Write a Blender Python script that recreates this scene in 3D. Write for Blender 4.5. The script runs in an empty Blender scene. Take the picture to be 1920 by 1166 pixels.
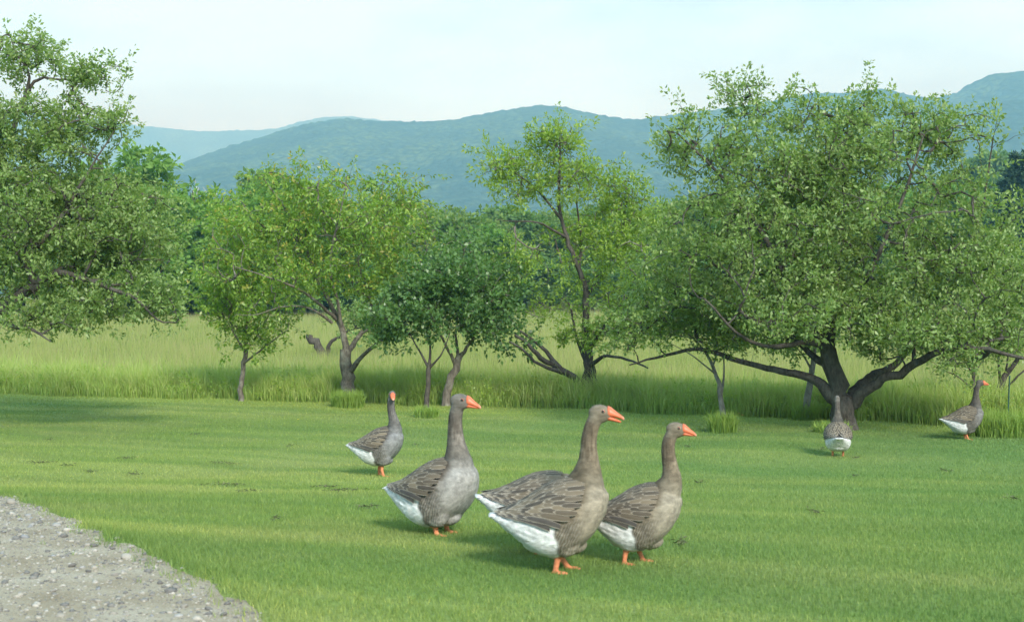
import bpy, math
import numpy as np
from mathutils import Vector

# ------------------------------------------------------------------ camera, sky, sun, exposure
SC = bpy.context.scene
COL = SC.collection
CAM_Z = 1.35
FPX = 2637.0                      # focal length in photo pixels (1920 wide)
cam_d = bpy.data.cameras.new('camera'); cam = bpy.data.objects.new('camera', cam_d); COL.objects.link(cam)
cam.location = (0, 0, CAM_Z); cam.rotation_euler = (math.radians(90), 0, 0)
cam_d.sensor_width = 36.0; cam_d.lens = 36.0 * FPX / 1920.0
cam_d.clip_start = 0.1; cam_d.clip_end = 30000
cam_d.dof.use_dof = True; cam_d.dof.focus_distance = 24.0; cam_d.dof.aperture_fstop = 5.6
SC.camera = cam

SUN_EL, SUN_AZ = math.radians(32), math.radians(158)     # azimuth clockwise from +Y (camera looks +Y)
sun_dir = Vector((math.sin(SUN_AZ) * math.cos(SUN_EL), math.cos(SUN_AZ) * math.cos(SUN_EL), math.sin(SUN_EL)))
W = bpy.data.worlds.new('World'); SC.world = W; W.use_nodes = True
nt = W.node_tree; nt.nodes.clear()
def wn(t): return nt.nodes.new(t)
out = wn('ShaderNodeOutputWorld'); bg = wn('ShaderNodeBackground'); nt.links.new(bg.outputs[0], out.inputs[0])
sky = wn('ShaderNodeTexSky'); sky.sky_type = 'NISHITA'; sky.sun_disc = False
sky.sun_elevation = SUN_EL; sky.sun_rotation = SUN_AZ; sky.dust_density = 2.0
tc = wn('ShaderNodeTexCoord'); mp = wn('ShaderNodeMapping'); mp.inputs['Scale'].default_value = (1.0, 1.0, 3.2)
nt.links.new(tc.outputs['Generated'], mp.inputs[0])
nz = wn('ShaderNodeTexNoise'); nz.inputs['Scale'].default_value = 3.4; nz.inputs['Detail'].default_value = 7; nz.inputs['Roughness'].default_value = 0.55
nt.links.new(mp.outputs[0], nz.inputs['Vector'])
rp = wn('ShaderNodeValToRGB'); rp.color_ramp.elements[0].position = 0.40; rp.color_ramp.elements[0].color = (.38, .38, .38, 1)
rp.color_ramp.elements[1].position = 0.62; rp.color_ramp.elements[1].color = (.97, .97, .97, 1)
nt.links.new(nz.outputs['Fac'], rp.inputs[0])
mx = wn('ShaderNodeMix'); mx.data_type = 'RGBA'
nt.links.new(rp.outputs[0], mx.inputs['Factor']); nt.links.new(sky.outputs[0], mx.inputs['A'])
mx.inputs['B'].default_value = (5.7, 10.0, 12.9, 1)        # thin high cloud veil
nt.links.new(mx.outputs['Result'], bg.inputs['Color']); bg.inputs['Strength'].default_value = 0.1

sl = bpy.data.lights.new('sun', 'SUN'); so = bpy.data.objects.new('sun', sl); COL.objects.link(so)
sl.energy = 3.0; sl.angle = math.radians(12.0); sl.color = (1, .965, .90)
so.rotation_euler = sun_dir.to_track_quat('Z', 'Y').to_euler(); so.location = sun_dir * 50
SC.view_settings.view_transform = 'Standard'; SC.view_settings.look = 'None'
SC.view_settings.exposure = 0.78; SC.view_settings.gamma = 1.0
cy = SC.cycles
cy.use_denoising = True
try: cy.denoiser = 'OPENIMAGEDENOISE'
except Exception: pass
cy.max_bounces = 6; cy.diffuse_bounces = 4; cy.glossy_bounces = 2; cy.transmission_bounces = 4
cy.volume_bounces = 0; cy.transparent_max_bounces = 4; cy.caustics_reflective = False; cy.caustics_refractive = False

# ------------------------------------------------------------------ helpers
RNG = np.random.default_rng(7)
def at(px, py, Y): return np.array([(px - 960) * Y / FPX, Y, CAM_Z - (py - 583) * Y / FPX])
def smooth(a, b, x):
    t = np.clip((x - a) / (b - a), 0, 1); return t * t * (3 - 2 * t)
def gz(X, Y):
    X = np.asarray(X, float); Y = np.asarray(Y, float)
    z = -0.45 * smooth(7.5, 17, Y) + 2.75 * (np.clip(Y - 32, 0, 118) / 118) ** 1.2 + np.clip(Y - 150, 0, 1e9) * 0.012
    z = z + smooth(9, 14, Y) * (0.018 * np.sin(X * .9 + 1) * np.sin(Y * .55) + 0.012 * np.sin(X * 2.1 - Y * 1.3))
    z = z + smooth(40, 80, Y) * 0.18 * np.sin(X * .11 + Y * .05)
    return z
def yb(X):                        # where the mown lawn meets the long grass
    X = np.asarray(X, float)
    return np.interp(X, [-16, -10.9, -5.41, -3.24, 0, 3.13, 5.56, 7.63, 14], [32.4, 29.9, 28.2, 27.5, 25.9, 24.3, 22.9, 21.5, 18.2]) + 0.12 * np.sin(X * 1.7) + .1 * np.sin(X * 4.1 + 1)
def ground_hit(px, py):
    lo, hi = 4.0, 60.0
    for _ in range(60):
        m = (lo + hi) / 2; p = at(px, py, m)
        if p[2] > gz(p[0], p[1]): lo = m
        else: hi = m
    p = at(px, py, lo); return np.array([p[0], p[1], float(gz(p[0], p[1]))])
def norm(v): return v / np.maximum(np.linalg.norm(v, axis=-1, keepdims=True), 1e-9)

def fast_mesh(name, V, F, attrs=None, smooth_shade=False):
    me = bpy.data.meshes.new(name)
    V = np.ascontiguousarray(V, np.float32); F = np.ascontiguousarray(F, np.int32); k = F.shape[1]
    me.vertices.add(len(V)); me.vertices.foreach_set('co', V.ravel())
    me.loops.add(F.size); me.loops.foreach_set('vertex_index', F.ravel())
    me.polygons.add(len(F))
    me.polygons.foreach_set('loop_start', np.arange(0, F.size, k, dtype=np.int32))
    me.polygons.foreach_set('loop_total', np.full(len(F), k, np.int32))
    if smooth_shade: me.polygons.foreach_set('use_smooth', np.ones(len(F), bool))
    me.update(calc_edges=True)
    for n, a in (attrs or {}).items():
        a = np.asarray(a, np.float32)
        if a.ndim == 1:
            at_ = me.attributes.new(n, 'FLOAT', 'POINT'); at_.data.foreach_set('value', a)
        else:
            at_ = me.attributes.new(n, 'FLOAT_COLOR', 'POINT')
            if a.shape[1] == 3: a = np.hstack([a, np.ones((len(a), 1), np.float32)])
            at_.data.foreach_set('color', np.ascontiguousarray(a, np.float32).ravel())
    return me
def link(name, me, mat=None, parent=None, kind=None):
    o = bpy.data.objects.new(name, me); COL.objects.link(o)
    if mat is not None and me is not None:
        if len(me.materials) == 0: me.materials.append(mat)
    if parent is not None: o.parent = parent
    if kind: o['kind'] = kind
    return o
def tag(o, label, cat, group=None, kind=None):
    o['label'] = label; o['category'] = cat
    if group: o['group'] = group
    if kind: o['kind'] = kind
    return o
def empty(name, loc=(0, 0, 0)):
    o = bpy.data.objects.new(name, None); COL.objects.link(o); o.location = loc; o.empty_display_size = .2; return o
class Bag:                        # collects quads / triangles (as quads)
    def __init__(s): s.V = []; s.F = []; s.n = 0; s.A = []
    def add(s, V, F, a=None):
        s.V.append(V); s.F.append(np.asarray(F) + s.n); s.n += len(V)
        if a is not None: s.A.append(a)
    def mesh(s, name, sm=True, attr=None):
        at_ = {attr: np.concatenate(s.A)} if attr else None
        return fast_mesh(name, np.vstack(s.V), np.vstack(s.F), at_, sm)
_ring_cache = {}
def tube(P, R, sides=6, cap=True, wob=0.0, rng=None):
    P = np.asarray(P, float); R = np.asarray(R, float); n = len(P)
    T = np.empty_like(P); T[1:-1] = P[2:] - P[:-2]; T[0] = P[1] - P[0]; T[-1] = P[-1] - P[-2]; T = norm(T)
    up = np.array([0, 0, 1.]) if abs(T[0][2]) < .9 else np.array([1., 0, 0])
    u = np.empty_like(P); a = np.cross(T[0], up); a /= np.linalg.norm(a)
    for i in range(n):
        a = a - T[i] * (a @ T[i]); a /= max(np.linalg.norm(a), 1e-9); u[i] = a
    v = np.cross(T, u)
    ang = np.arange(sides) * 2 * math.pi / sides
    rr = np.ones((n, sides)) if not wob else 1 + wob * (rng or RNG).normal(size=(n, sides))
    V = P[:, None, :] + (R[:, None] * rr)[..., None] * (np.cos(ang)[None, :, None] * u[:, None, :] + np.sin(ang)[None, :, None] * v[:, None, :])
    V = V.reshape(-1, 3)
    key = (n, sides)
    if key not in _ring_cache:
        i = np.arange(n - 1)[:, None] * sides; j = np.arange(sides)[None, :]; k = (np.arange(sides)[None, :] + 1) % sides
        _ring_cache[key] = np.stack([i + j, i + k, i + k + sides, i + j + sides], -1).reshape(-1, 4)
    return V, _ring_cache[key]
def catmull(P, n):
    P = np.asarray(P, float); m = len(P)
    if m < 3:
        t = np.linspace(0, 1, n)[:, None]; return P[0] * (1 - t) + P[-1] * t
    Q = np.vstack([2 * P[0] - P[1], P, 2 * P[-1] - P[-2]])
    t = np.linspace(0, m - 1 - 1e-6, n); i = t.astype(int); f = (t - i)[:, None]
    a, b, c, d = Q[i], Q[i + 1], Q[i + 2], Q[i + 3]
    return .5 * (2 * b + (c - a) * f + (2 * a - 5 * b + 4 * c - d) * f ** 2 + (3 * b - a - 3 * c + d) * f ** 3)

# ------------------------------------------------------------------ materials
class M:
    def __init__(s, name):
        s.m = bpy.data.materials.new(name); s.m.use_nodes = True; s.t = s.m.node_tree; s.t.nodes.clear()
        s.out = s.n('ShaderNodeOutputMaterial')
    def n(s, t, **kw):
        x = s.t.nodes.new(t)
        for k, v in kw.items(): setattr(x, k, v)
        return x
    def l(s, a, b): s.t.links.new(a, b)
    def coord(s, scale=(1, 1, 1), rot=(0, 0, 0)):
        c = s.n('ShaderNodeTexCoord'); m = s.n('ShaderNodeMapping'); m.inputs['Scale'].default_value = scale; m.inputs['Rotation'].default_value = rot
        m.inputs['Rotation'].default_value = (0, 0, 0); r = s.n('ShaderNodeMapping'); r.inputs['Rotation'].default_value = rot
        s.l(c.outputs['Object'], r.inputs[0]); s.l(r.outputs[0], m.inputs[0]); return m.outputs[0]
    def noise(s, vec, scale, detail=4, rough=.55):
        x = s.n('ShaderNodeTexNoise'); x.inputs['Scale'].default_value = scale; x.inputs['Detail'].default_value = detail; x.inputs['Roughness'].default_value = rough
        if vec is not None: s.l(vec, x.inputs['Vector'])
        return x.outputs['Fac']
    def ramp(s, fac, stops):
        r = s.n('ShaderNodeValToRGB'); e = r.color_ramp.elements
        while len(e) < len(stops): e.new(.5)
        for q, (p, c) in zip(e, stops):
            q.position = p; q.color = (*c, 1) if len(c) == 3 else c
        s.l(fac, r.inputs[0]); return r.outputs[0]
    def mix(s, fac, a, b, mode='MIX'):
        x = s.n('ShaderNodeMix', data_type='RGBA', blend_type=mode)
        for i, v in (('Factor', fac), ('A', a), ('B', b)):
            if isinstance(v, (int, float)): x.inputs[i].default_value = v
            elif isinstance(v, tuple): x.inputs[i].default_value = (*v, 1)
            else: s.l(v, x.inputs[i])
        return x.outputs['Result']
    def attr(s, name, o='Fac'):
        x = s.n('ShaderNodeAttribute', attribute_name=name); return x.outputs[o]
    def math(s, op, a, b=None, clamp=False):
        x = s.n('ShaderNodeMath', operation=op, use_clamp=clamp)
        for i, v in enumerate((a, b)):
            if v is None: continue
            if isinstance(v, (int, float)): x.inputs[i].default_value = v
            else: s.l(v, x.inputs[i])
        return x.outputs[0]
    def bump(s, h, strength=.3, dist=.02):
        b = s.n('ShaderNodeBump'); b.inputs['Strength'].default_value = strength; b.inputs['Distance'].default_value = dist
        s.l(h, b.inputs['Height']); return b.outputs[0]
    def pbr(s, col, rough=.7, spec=.3, normal=None, trans=0.0, tcol=None):
        p = s.n('ShaderNodeBsdfPrincipled')
        if isinstance(col, tuple): p.inputs['Base Color'].default_value = (*col, 1)
        else: s.l(col, p.inputs['Base Color'])
        p.inputs['Roughness'].default_value = rough; p.inputs['Specular IOR Level'].default_value = spec
        if normal is not None: s.l(normal, p.inputs['Normal'])
        sh = p.outputs[0]
        if trans:
            t = s.n('ShaderNodeBsdfTranslucent')
            tc_ = tcol if tcol is not None else col
            if isinstance(tc_, tuple): t.inputs[0].default_value = (*tc_, 1)
            else: s.l(tc_, t.inputs[0])
            mm = s.n('ShaderNodeMixShader'); mm.inputs[0].default_value = trans
            s.l(sh, mm.inputs[1]); s.l(t.outputs[0], mm.inputs[2]); sh = mm.outputs[0]
        s.l(sh, s.out.inputs[0]); return s.m

def leaf_mat(name, dark, mid, light, tip=None, rough=.42, spec=.45, trans=.42):
    a = M(name); g = a.n('ShaderNodeNewGeometry')
    c = a.ramp(g.outputs['Random Per Island'], [(0, dark), (.5, mid), (1, light)])
    big = a.noise(a.coord(), 1.1, 2)
    c = a.mix(a.ramp(big, [(.35, (.0, .0, .0)), (.7, (.55, .55, .55))]), c, light)
    if tip is not None: c = a.mix(a.attr('tint'), c, tip)
    tc_ = a.mix(1.0, c, (1.5, 1.55, .7), 'MULTIPLY')
    return a.pbr(c, rough, spec, None, trans, tc_)
def bark_mat(name, dark, light, lichen=(.30, .32, .28), amount=.5):
    a = M(name); v = a.coord((1, 1, .35))
    n1 = a.noise(v, 28, 6, .65); n2 = a.noise(a.coord(), 6, 4); n3 = a.noise(a.coord(), 17, 3)
    c = a.ramp(n1, [(.3, dark), (.72, light)])
    c = a.mix(a.math('MULTIPLY', a.ramp(n2, [(.5, (0, 0, 0)), (.68, (1, 1, 1))]), a.math('MULTIPLY', n3, amount * 1.6), True), c, lichen)
    return a.pbr(c, .9, .15, a.bump(n1, .9, .02))

# leaf palettes
LEAF_APPLE = leaf_mat('leaf_apple', (.09, .155, .034), (.18, .27, .068), (.28, .37, .13), (.35, .42, .18))
LEAF_CHERRY = leaf_mat('leaf_cherry', (.10, .185, .025), (.185, .305, .045), (.27, .395, .07), (.46, .27, .07))
LEAF_PLUM = leaf_mat('leaf_plum', (.055, .115, .035), (.10, .195, .058), (.17, .28, .09), (.23, .34, .11), rough=.38)
LEAF_LIGHT = leaf_mat('leaf_light', (.11, .19, .025), (.20, .31, .045), (.30, .41, .07), (.38, .41, .07))
LEAF_YOUNG = leaf_mat('leaf_young', (.10, .18, .04), (.19, .29, .07), (.29, .39, .11), (.38, .31, .10))
LEAF_WOOD_A = leaf_mat('leaf_wood_bright', (.075, .165, .028), (.14, .265, .048), (.21, .34, .07), None, .6, .2)
LEAF_WOOD_B = leaf_mat('leaf_wood_dark', (.065, .13, .034), (.125, .22, .056), (.19, .295, .085), None, .6, .2)
LEAF_WOOD_C = leaf_mat('leaf_wood_olive', (.09, .155, .035), (.165, .25, .06), (.235, .32, .095), None, .6, .2)
LEAF_CONIFER = leaf_mat('leaf_conifer', (.012, .035, .016), (.025, .06, .026), (.045, .09, .04), None, .7, .2, .1)
BARK = bark_mat('bark_apple', (.030, .026, .021), (.115, .10, .082), (.17, .17, .135), .35)
BARK_PALE = bark_mat('bark_cherry', (.055, .047, .037), (.20, .175, .14), (.30, .30, .24), .7)
BARK_GREY = bark_mat('bark_grey', (.11, .10, .09), (.28, .26, .23), (.36, .37, .32), .6)
BARK_DEAD = bark_mat('bark_dead', (.35, .33, .31), (.62, .60, .57), (.5, .5, .48))

# ------------------------------------------------------------------ ground, lawn, meadow, drive
def lattice():
    xs = np.concatenate([[-4200, -2500, -1400, -800, -450, -260, -150, -90, -60, -40, -28, -20], np.arange(-16, 14.01, .25), [17, 22, 30, 45, 65, 95, 150, 260, 450, 800, 1400, 2500, 4200]])
    ys = np.concatenate([[-60, -20, -6, 0, 2], np.arange(3, 34, .25), np.arange(34, 60, 1.0), np.arange(60, 160, 4.0), [165, 180, 200, 240, 300, 400, 600, 900, 1400, 2200, 3500, 6900]])
    return xs, ys
XS, YS = lattice()
GX, GY = np.meshgrid(XS, YS)
GZ = gz(GX, GY)
nx, ny = len(XS), len(YS)
I, J = np.meshgrid(np.arange(ny - 1), np.arange(nx - 1), indexing='ij')
base = (I * nx + J).ravel()
FQ = np.stack([base, base + 1, base + nx + 1, base + nx], -1)
GV = np.stack([GX, GY, GZ], -1).reshape(-1, 3)
g = M('meadow_soil')
c1 = g.noise(g.coord((1, .35, 1)), .35, 6, .6); c2 = g.noise(g.coord(), 9, 4)
gc = g.ramp(c1, [(.3, (.17, .22, .05)), (.5, (.24, .26, .08)), (.7, (.30, .27, .13))])
gc = g.mix(g.ramp(c2, [(.35, (.5, .5, .5)), (.65, (1, 1, 1))]), gc, gc, 'MULTIPLY')
ground = link('ground', fast_mesh('ground', GV, FQ, None, True), g.pbr(gc, .95, .1), None, 'structure')
# mown lawn sheet
fc = GV[FQ].mean(1)
sel = (fc[:, 1] > 2) & (fc[:, 1] < yb(fc[:, 0]) + .1) & (fc[:, 0] > -17) & (fc[:, 0] < 15)
def grass_color(a):
    """lawn colour: mowing stripes running off to the right, dry patches, painted shade on the right-hand side"""
    rot = (0, 0, math.radians(24))
    v = a.coord((.07, 1.0, 1), rot)
    st = a.noise(v, 1.3, 4, .55)
    pt = a.noise(a.coord((.6, 1, 1)), .8, 5, .6)
    sx = a.n('ShaderNodeSeparateXYZ'); a.l(a.coord(), sx.inputs[0])
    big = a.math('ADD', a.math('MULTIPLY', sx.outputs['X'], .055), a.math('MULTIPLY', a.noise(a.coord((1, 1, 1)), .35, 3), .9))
    c = a.ramp(st, [(.36, (.150, .230, .056)), (.5, (.195, .270, .066)), (.62, (.262, .318, .090))])
    c = a.mix(a.ramp(pt, [(.45, (0, 0, 0)), (.75, (.6, .6, .6))]), c, (.27, .29, .105))
    c = a.mix(a.ramp(big, [(.35, (0, 0, 0)), (.75, (.75, .75, .75))]), c, (.120, .218, .062))  # shade put into the colour: darker green towards the right, broken by noise
    strip = a.math('ADD', sx.outputs['Y'], a.math('MULTIPLY', sx.outputs['X'], .5))
    c = a.mix(a.math('MULTIPLY', a.math('SUBTRACT', strip, 23.4, True), .5), c, (.30, .36, .075))
    return c
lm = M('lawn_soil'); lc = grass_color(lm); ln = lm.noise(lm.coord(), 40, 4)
lc = lm.mix(lm.ramp(ln, [(.3, (.45, .45, .45)), (.7, (1, 1, 1))]), (.06, .07, .02), lc)
LV = GV.copy(); LV[:, 2] += .012
used = np.unique(FQ[sel]); remap = -np.ones(len(LV), int); remap[used] = np.arange(len(used))
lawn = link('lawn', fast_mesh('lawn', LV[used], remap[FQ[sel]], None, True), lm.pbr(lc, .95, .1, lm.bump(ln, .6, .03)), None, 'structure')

# gravel drive
edge_px = [(-260, 860), (-120, 895), (0, 931), (99, 965), (199, 1016), (298, 1061), (364, 1094), (430, 1131), (497, 1168), (640, 1250)]
def flat_hit(px, py): return ground_hit(px, py)
edge = catmull([flat_hit(*p) for p in edge_px], 120)
edge[:, 0] += .05 * np.sin(np.arange(120) * .9) + .03 * RNG.normal(size=120)
en = norm(np.stack([-(np.gradient(edge[:, 1])), np.gradient(edge[:, 0]), 0 * edge[:, 0]], -1))
if (en[60] @ np.array([-1, -1, 0])) < 0: en = -en
edge_sorted = edge[np.argsort(edge[:, 0])]
def edge_y(X): return np.interp(X, edge_sorted[:, 0], edge_sorted[:, 1])   # the drive lies below this Y
cx_ = np.arange(-6.2, edge_sorted[-1, 0] - .02, .025); fr = np.linspace(0, 1, 30); m_ = len(fr)
cy_ = edge_y(cx_) + .06 + .03 * np.sin(cx_ * 3.3 + 1) + .04 * np.sin(cx_ * 8.1) + .03 * np.sin(cx_ * 19) + .05 * RNG.normal(size=len(cx_))
cy_ = np.convolve(np.pad(cy_, 2, 'edge'), [.1, .2, .4, .2, .1], 'valid'); DX = np.repeat(cx_[:, None], m_, 1); DY = 3.0 + (cy_[:, None] - 3.0) * fr[None]
DVt = np.stack([DX, DY, gz(DX, DY) + .017], -1)
i_, j_ = np.meshgrid(np.arange(len(cx_) - 1), np.arange(m_ - 1), indexing='ij'); b_ = (i_ * m_ + j_).ravel()
dm = M('gravel_dirt')
d1 = dm.noise(dm.coord((1, 1, 1)), 2.2, 6, .65); d2 = dm.noise(dm.coord(), 60, 5, .7); d3 = dm.n('ShaderNodeTexVoronoi'); d3.inputs['Scale'].default_value = 42; dm.l(dm.coord(), d3.inputs['Vector'])
dc = dm.ramp(d1, [(.3, (.27, .21, .13)), (.5, (.39, .32, .22)), (.7, (.49, .425, .32))])
dc = dm.mix(dm.ramp(d2, [(.35, (.45, .45, .45)), (.6, (0, 0, 0))]), dc, (.13, .125, .11))
dc = dm.mix(dm.ramp(d3.outputs['Distance'], [(.1, (.5, .5, .5)), (.35, (0, 0, 0))]), dc, (.44, .41, .35))
drive = link('gravel_drive', fast_mesh('gravel_drive', DVt.reshape(-1, 3), np.stack([b_, b_ + 1, b_ + m_ + 1, b_ + m_], -1), None, True), dm.pbr(dc, .95, .1, dm.bump(d2, .8, .02)), None, 'structure')

def ico(sub=1):
    t = (1 + 5 ** .5) / 2
    V = norm(np.array([[-1, t, 0], [1, t, 0], [-1, -t, 0], [1, -t, 0], [0, -1, t], [0, 1, t], [0, -1, -t], [0, 1, -t], [t, 0, -1], [t, 0, 1], [-t, 0, -1], [-t, 0, 1]], float))
    F = [[0, 11, 5], [0, 5, 1], [0, 1, 7], [0, 7, 10], [0, 10, 11], [1, 5, 9], [5, 11, 4], [11, 10, 2], [10, 7, 6], [7, 1, 8], [3, 9, 4], [3, 4, 2], [3, 2, 6], [3, 6, 8], [3, 8, 9], [4, 9, 5], [2, 4, 11], [6, 2, 10], [8, 6, 7], [9, 8, 1]]
    V = list(map(np.array, V))
    for _ in range(sub):
        cache = {}; nf = []
        def mid(a, b):
            k = (min(a, b), max(a, b))
            if k not in cache: cache[k] = len(V); V.append(norm(V[a] + V[b]))
            return cache[k]
        for a, b, c in F:
            x, y, z = mid(a, b), mid(b, c), mid(c, a); nf += [[a, x, z], [b, y, x], [c, z, y], [x, y, z]]
        F = nf
    return np.array(V), np.array(F)
stm = M('stone'); sg = stm.n('ShaderNodeNewGeometry'); soi = stm.n('ShaderNodeObjectInfo')
sr = stm.math('FRACT', stm.math('ADD', sg.outputs['Random Per Island'], soi.outputs['Random']))
scol = stm.ramp(sr, [(0, (.045, .045, .05)), (.3, (.12, .12, .118)), (.55, (.34, .30, .235)), (.85, (.54, .49, .41)), (1, (.19, .21, .24))])
STONE = stm.pbr(stm.mix(stm.noise(stm.coord(), 60, 4), scol, (.22, .20, .17)), .85, .2, stm.bump(stm.noise(stm.coord(), 90, 3), .4, .01))
def in_drive(n, ymin, ymax):
    X = RNG.uniform(-6, 0.2, n * 3); Y = RNG.uniform(ymin, ymax, n * 3)
    k = (Y < edge_y(X) + RNG.normal(size=n * 3) * .05) & (X > -.40 * Y - .8) & (Y > 4.4)
    return X[k][:n], Y[k][:n]
iv, jf = ico(0)
X, Y = in_drive(20000, 4.6, 12); n = len(X)
s = RNG.gamma(.85, .0036, n) + .002
V = iv[None] * (1 + .28 * RNG.normal(size=(n, 12, 1)).clip(-1.4, 1.4)) * s[:, None, None] * np.array([1.15, 1.0, .6])
th = RNG.uniform(0, 6.28, n); cs, sn = np.cos(th)[:, None], np.sin(th)[:, None]
V = np.stack([V[..., 0] * cs - V[..., 1] * sn, V[..., 0] * sn + V[..., 1] * cs, V[..., 2]], -1)
V += np.stack([X, Y, gz(X, Y) + .017 + s * .08], -1)[:, None, :]
F = (jf[None] + (np.arange(n) * 12)[:, None, None]).reshape(-1, 3)
link('gravel', fast_mesh('gravel', V.reshape(-1, 3), F), STONE, drive, 'stuff')
iv1, jf1 = ico(1); stone_me = []
for q in range(5):
    d = 1 + .16 * np.sin(iv1 @ RNG.normal(size=(3, 3)) * 2.2).sum(1) * .6
    stone_me.append(fast_mesh('stone', iv1 * d[:, None] * np.array([1.2, .95, .62]), jf1, None, True))
    stone_me[-1].materials.append(STONE)
pxs = [(240, 1052, 20), (120, 1012, 16), (30, 1015, 12), (175, 1030, 13), (135, 1068, 13), (330, 1108, 15), (245, 1032, 12), (60, 990, 11), (210, 1035, 10), (20, 948, 18), (75, 985, 12), (165, 1078, 11), (300, 1100, 12), (345, 1145, 14), (390, 1150, 13), (50, 1080, 12), (100, 1115, 11), (185, 1135, 12), (270, 1045, 9), (355, 1112, 10), (10, 1098, 13), (220, 1015, 10), (70, 1140, 13), (300, 1060, 10), (420, 1160, 12), (150, 1005, 10), (90, 1040, 10), (235, 1118, 10)]
for q, (px, py, w_) in enumerate(pxs):
    p = ground_hit(px, py); o = bpy.data.objects.new('stone', stone_me[q % 5]); COL.objects.link(o); o.parent = drive
    r = w_ * p[1] / FPX / 2
    o.location = (p[0], p[1], p[2] + .017 + r * .3); o.scale = (r, r, r); o.rotation_euler = (RNG.uniform(-.3, .3), RNG.uniform(-.3, .3), RNG.uniform(0, 6.28))

# grass blades
def blades(P, h, w, lean, tint, two=False):
    """one bent blade per point: 3 verts (1 triangle) or 5 verts (as two quads with a doubled tip)"""
    n = len(P); a = RNG.uniform(0, 2 * math.pi, n); b = RNG.uniform(0, 2 * math.pi, n)
    S = np.stack([np.cos(a), np.sin(a), 0 * a], -1) * (w / 2)[:, None]
    L = np.stack([np.cos(b), np.sin(b), 0 * b], -1) * (h * lean)[:, None]
    up = np.array([0, 0, 1.])[None] * h[:, None]
    if not two:
        V = np.stack([P - S, P + S, P + L + up * np.sqrt(np.clip(1 - lean ** 2, .1, 1))[:, None]], 1).reshape(-1, 3)
        F = np.arange(3 * n).reshape(n, 3); hh = np.tile([0, 0, 1.], n); tt = np.repeat(tint, 3)
    else:
        mid = P + L * .3 + up * .6
        V = np.stack([P - S, P + S, mid - S * .8, mid + S * .8, P + L + up * np.sqrt(np.clip(1 - lean ** 2, .1, 1))[:, None]], 1).reshape(-1, 3)
        F = (np.array([[0, 1, 3], [0, 3, 2], [2, 3, 4]])[None] + (np.arange(n) * 5)[:, None, None]).reshape(-1, 3)
        hh = np.tile([0, 0, .6, .6, 1.], n); tt = np.repeat(tint, 5)
    return V, F, hh, tt
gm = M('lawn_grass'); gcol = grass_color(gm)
gg = gm.n('ShaderNodeNewGeometry')
gcol = gm.mix(gm.ramp(gg.outputs['Random Per Island'], [(0, (.62, .62, .62)), (.8, (1.12, 1.12, 1.12)), (1, (1.5, 1.35, 1.25))]), gcol, gcol, 'MIX')
br = gm.ramp(gg.outputs['Random Per Island'], [(0, (.74, .77, .72)), (.75, (1.08, 1.08, 1.08)), (.93, (1.25, 1.2, 1.15)), (1, (1.9, 1.5, 1.5))])
gcol = gm.mix(1.0, gcol, br, 'MULTIPLY')
LAWN_M = gm.pbr(gcol, .55, .25, None, .3, gm.mix(1.0, gcol, (1.3, 1.3, .7), 'MULTIPLY'))
def view_pts(n, y0, y1, power):
    """points over the ground in view (with a margin), density ~ Y^-power per square metre"""
    u = RNG.uniform(0, 1, n); e = 2 - power
    Y = (y0 ** e + u * (y1 ** e - y0 ** e)) ** (1 / e) if abs(e) > 1e-6 else y0 * (y1 / y0) ** u
    X = RNG.uniform(-1, 1, n) * (.41 * Y + .8)
    return X, Y
Xa, Ya = view_pts(200000, 5.2, 9, 0); Xb, Yb_ = view_pts(520000, 9, 31, 2)
X = np.concatenate([Xa, Xb]); Y = np.concatenate([Ya, Yb_])
de = Y - edge_y(X)
k = (Y < yb(X) + .2) & ((X > .3) | (RNG.uniform(size=len(X)) < np.clip((de + .26 - .03 * np.sin(X * 3.3 + 1) - .04 * np.sin(X * 8.1) + .10 * np.sin(X * 9 + Y * 5) * np.sin(X * 23 + Y * 14)) / .50, .0, 1) ** 1.6) | ((np.sin(X * 11 + 3) * np.sin(Y * 13 + X * 7) > .93) & (de > -.7) & (RNG.uniform(size=len(X)) < .25)))
X, Y, de = X[k], Y[k], de[k]; n = len(X)
patch = np.sin(X * 1.3 + 2 * np.sin(Y * .7)) * np.sin(Y * 1.1 + X * .4)
near_edge = np.exp(-((de - .15) / .25) ** 2) * (X < .2)
h = (.023 + .012 * RNG.random(n) + .005 * patch) * (1 + 1.0 * near_edge * RNG.random(n))
h *= 1 + .5 * smooth(.35, 0, yb(X) - Y)
w = .0040 * np.maximum(1, Y / 10) * RNG.uniform(.8, 1.3, n)
V, F, hh, tt = blades(np.stack([X, Y, gz(X, Y) + np.where((X < .4) & (de < .3), .015, .010)], -1), h, w, RNG.uniform(.1, .75, n), RNG.random(n))
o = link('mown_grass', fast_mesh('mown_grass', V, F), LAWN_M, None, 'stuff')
tag(o, 'short mown green grass covering the lawn under the geese', 'grass', kind='stuff')

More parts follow.
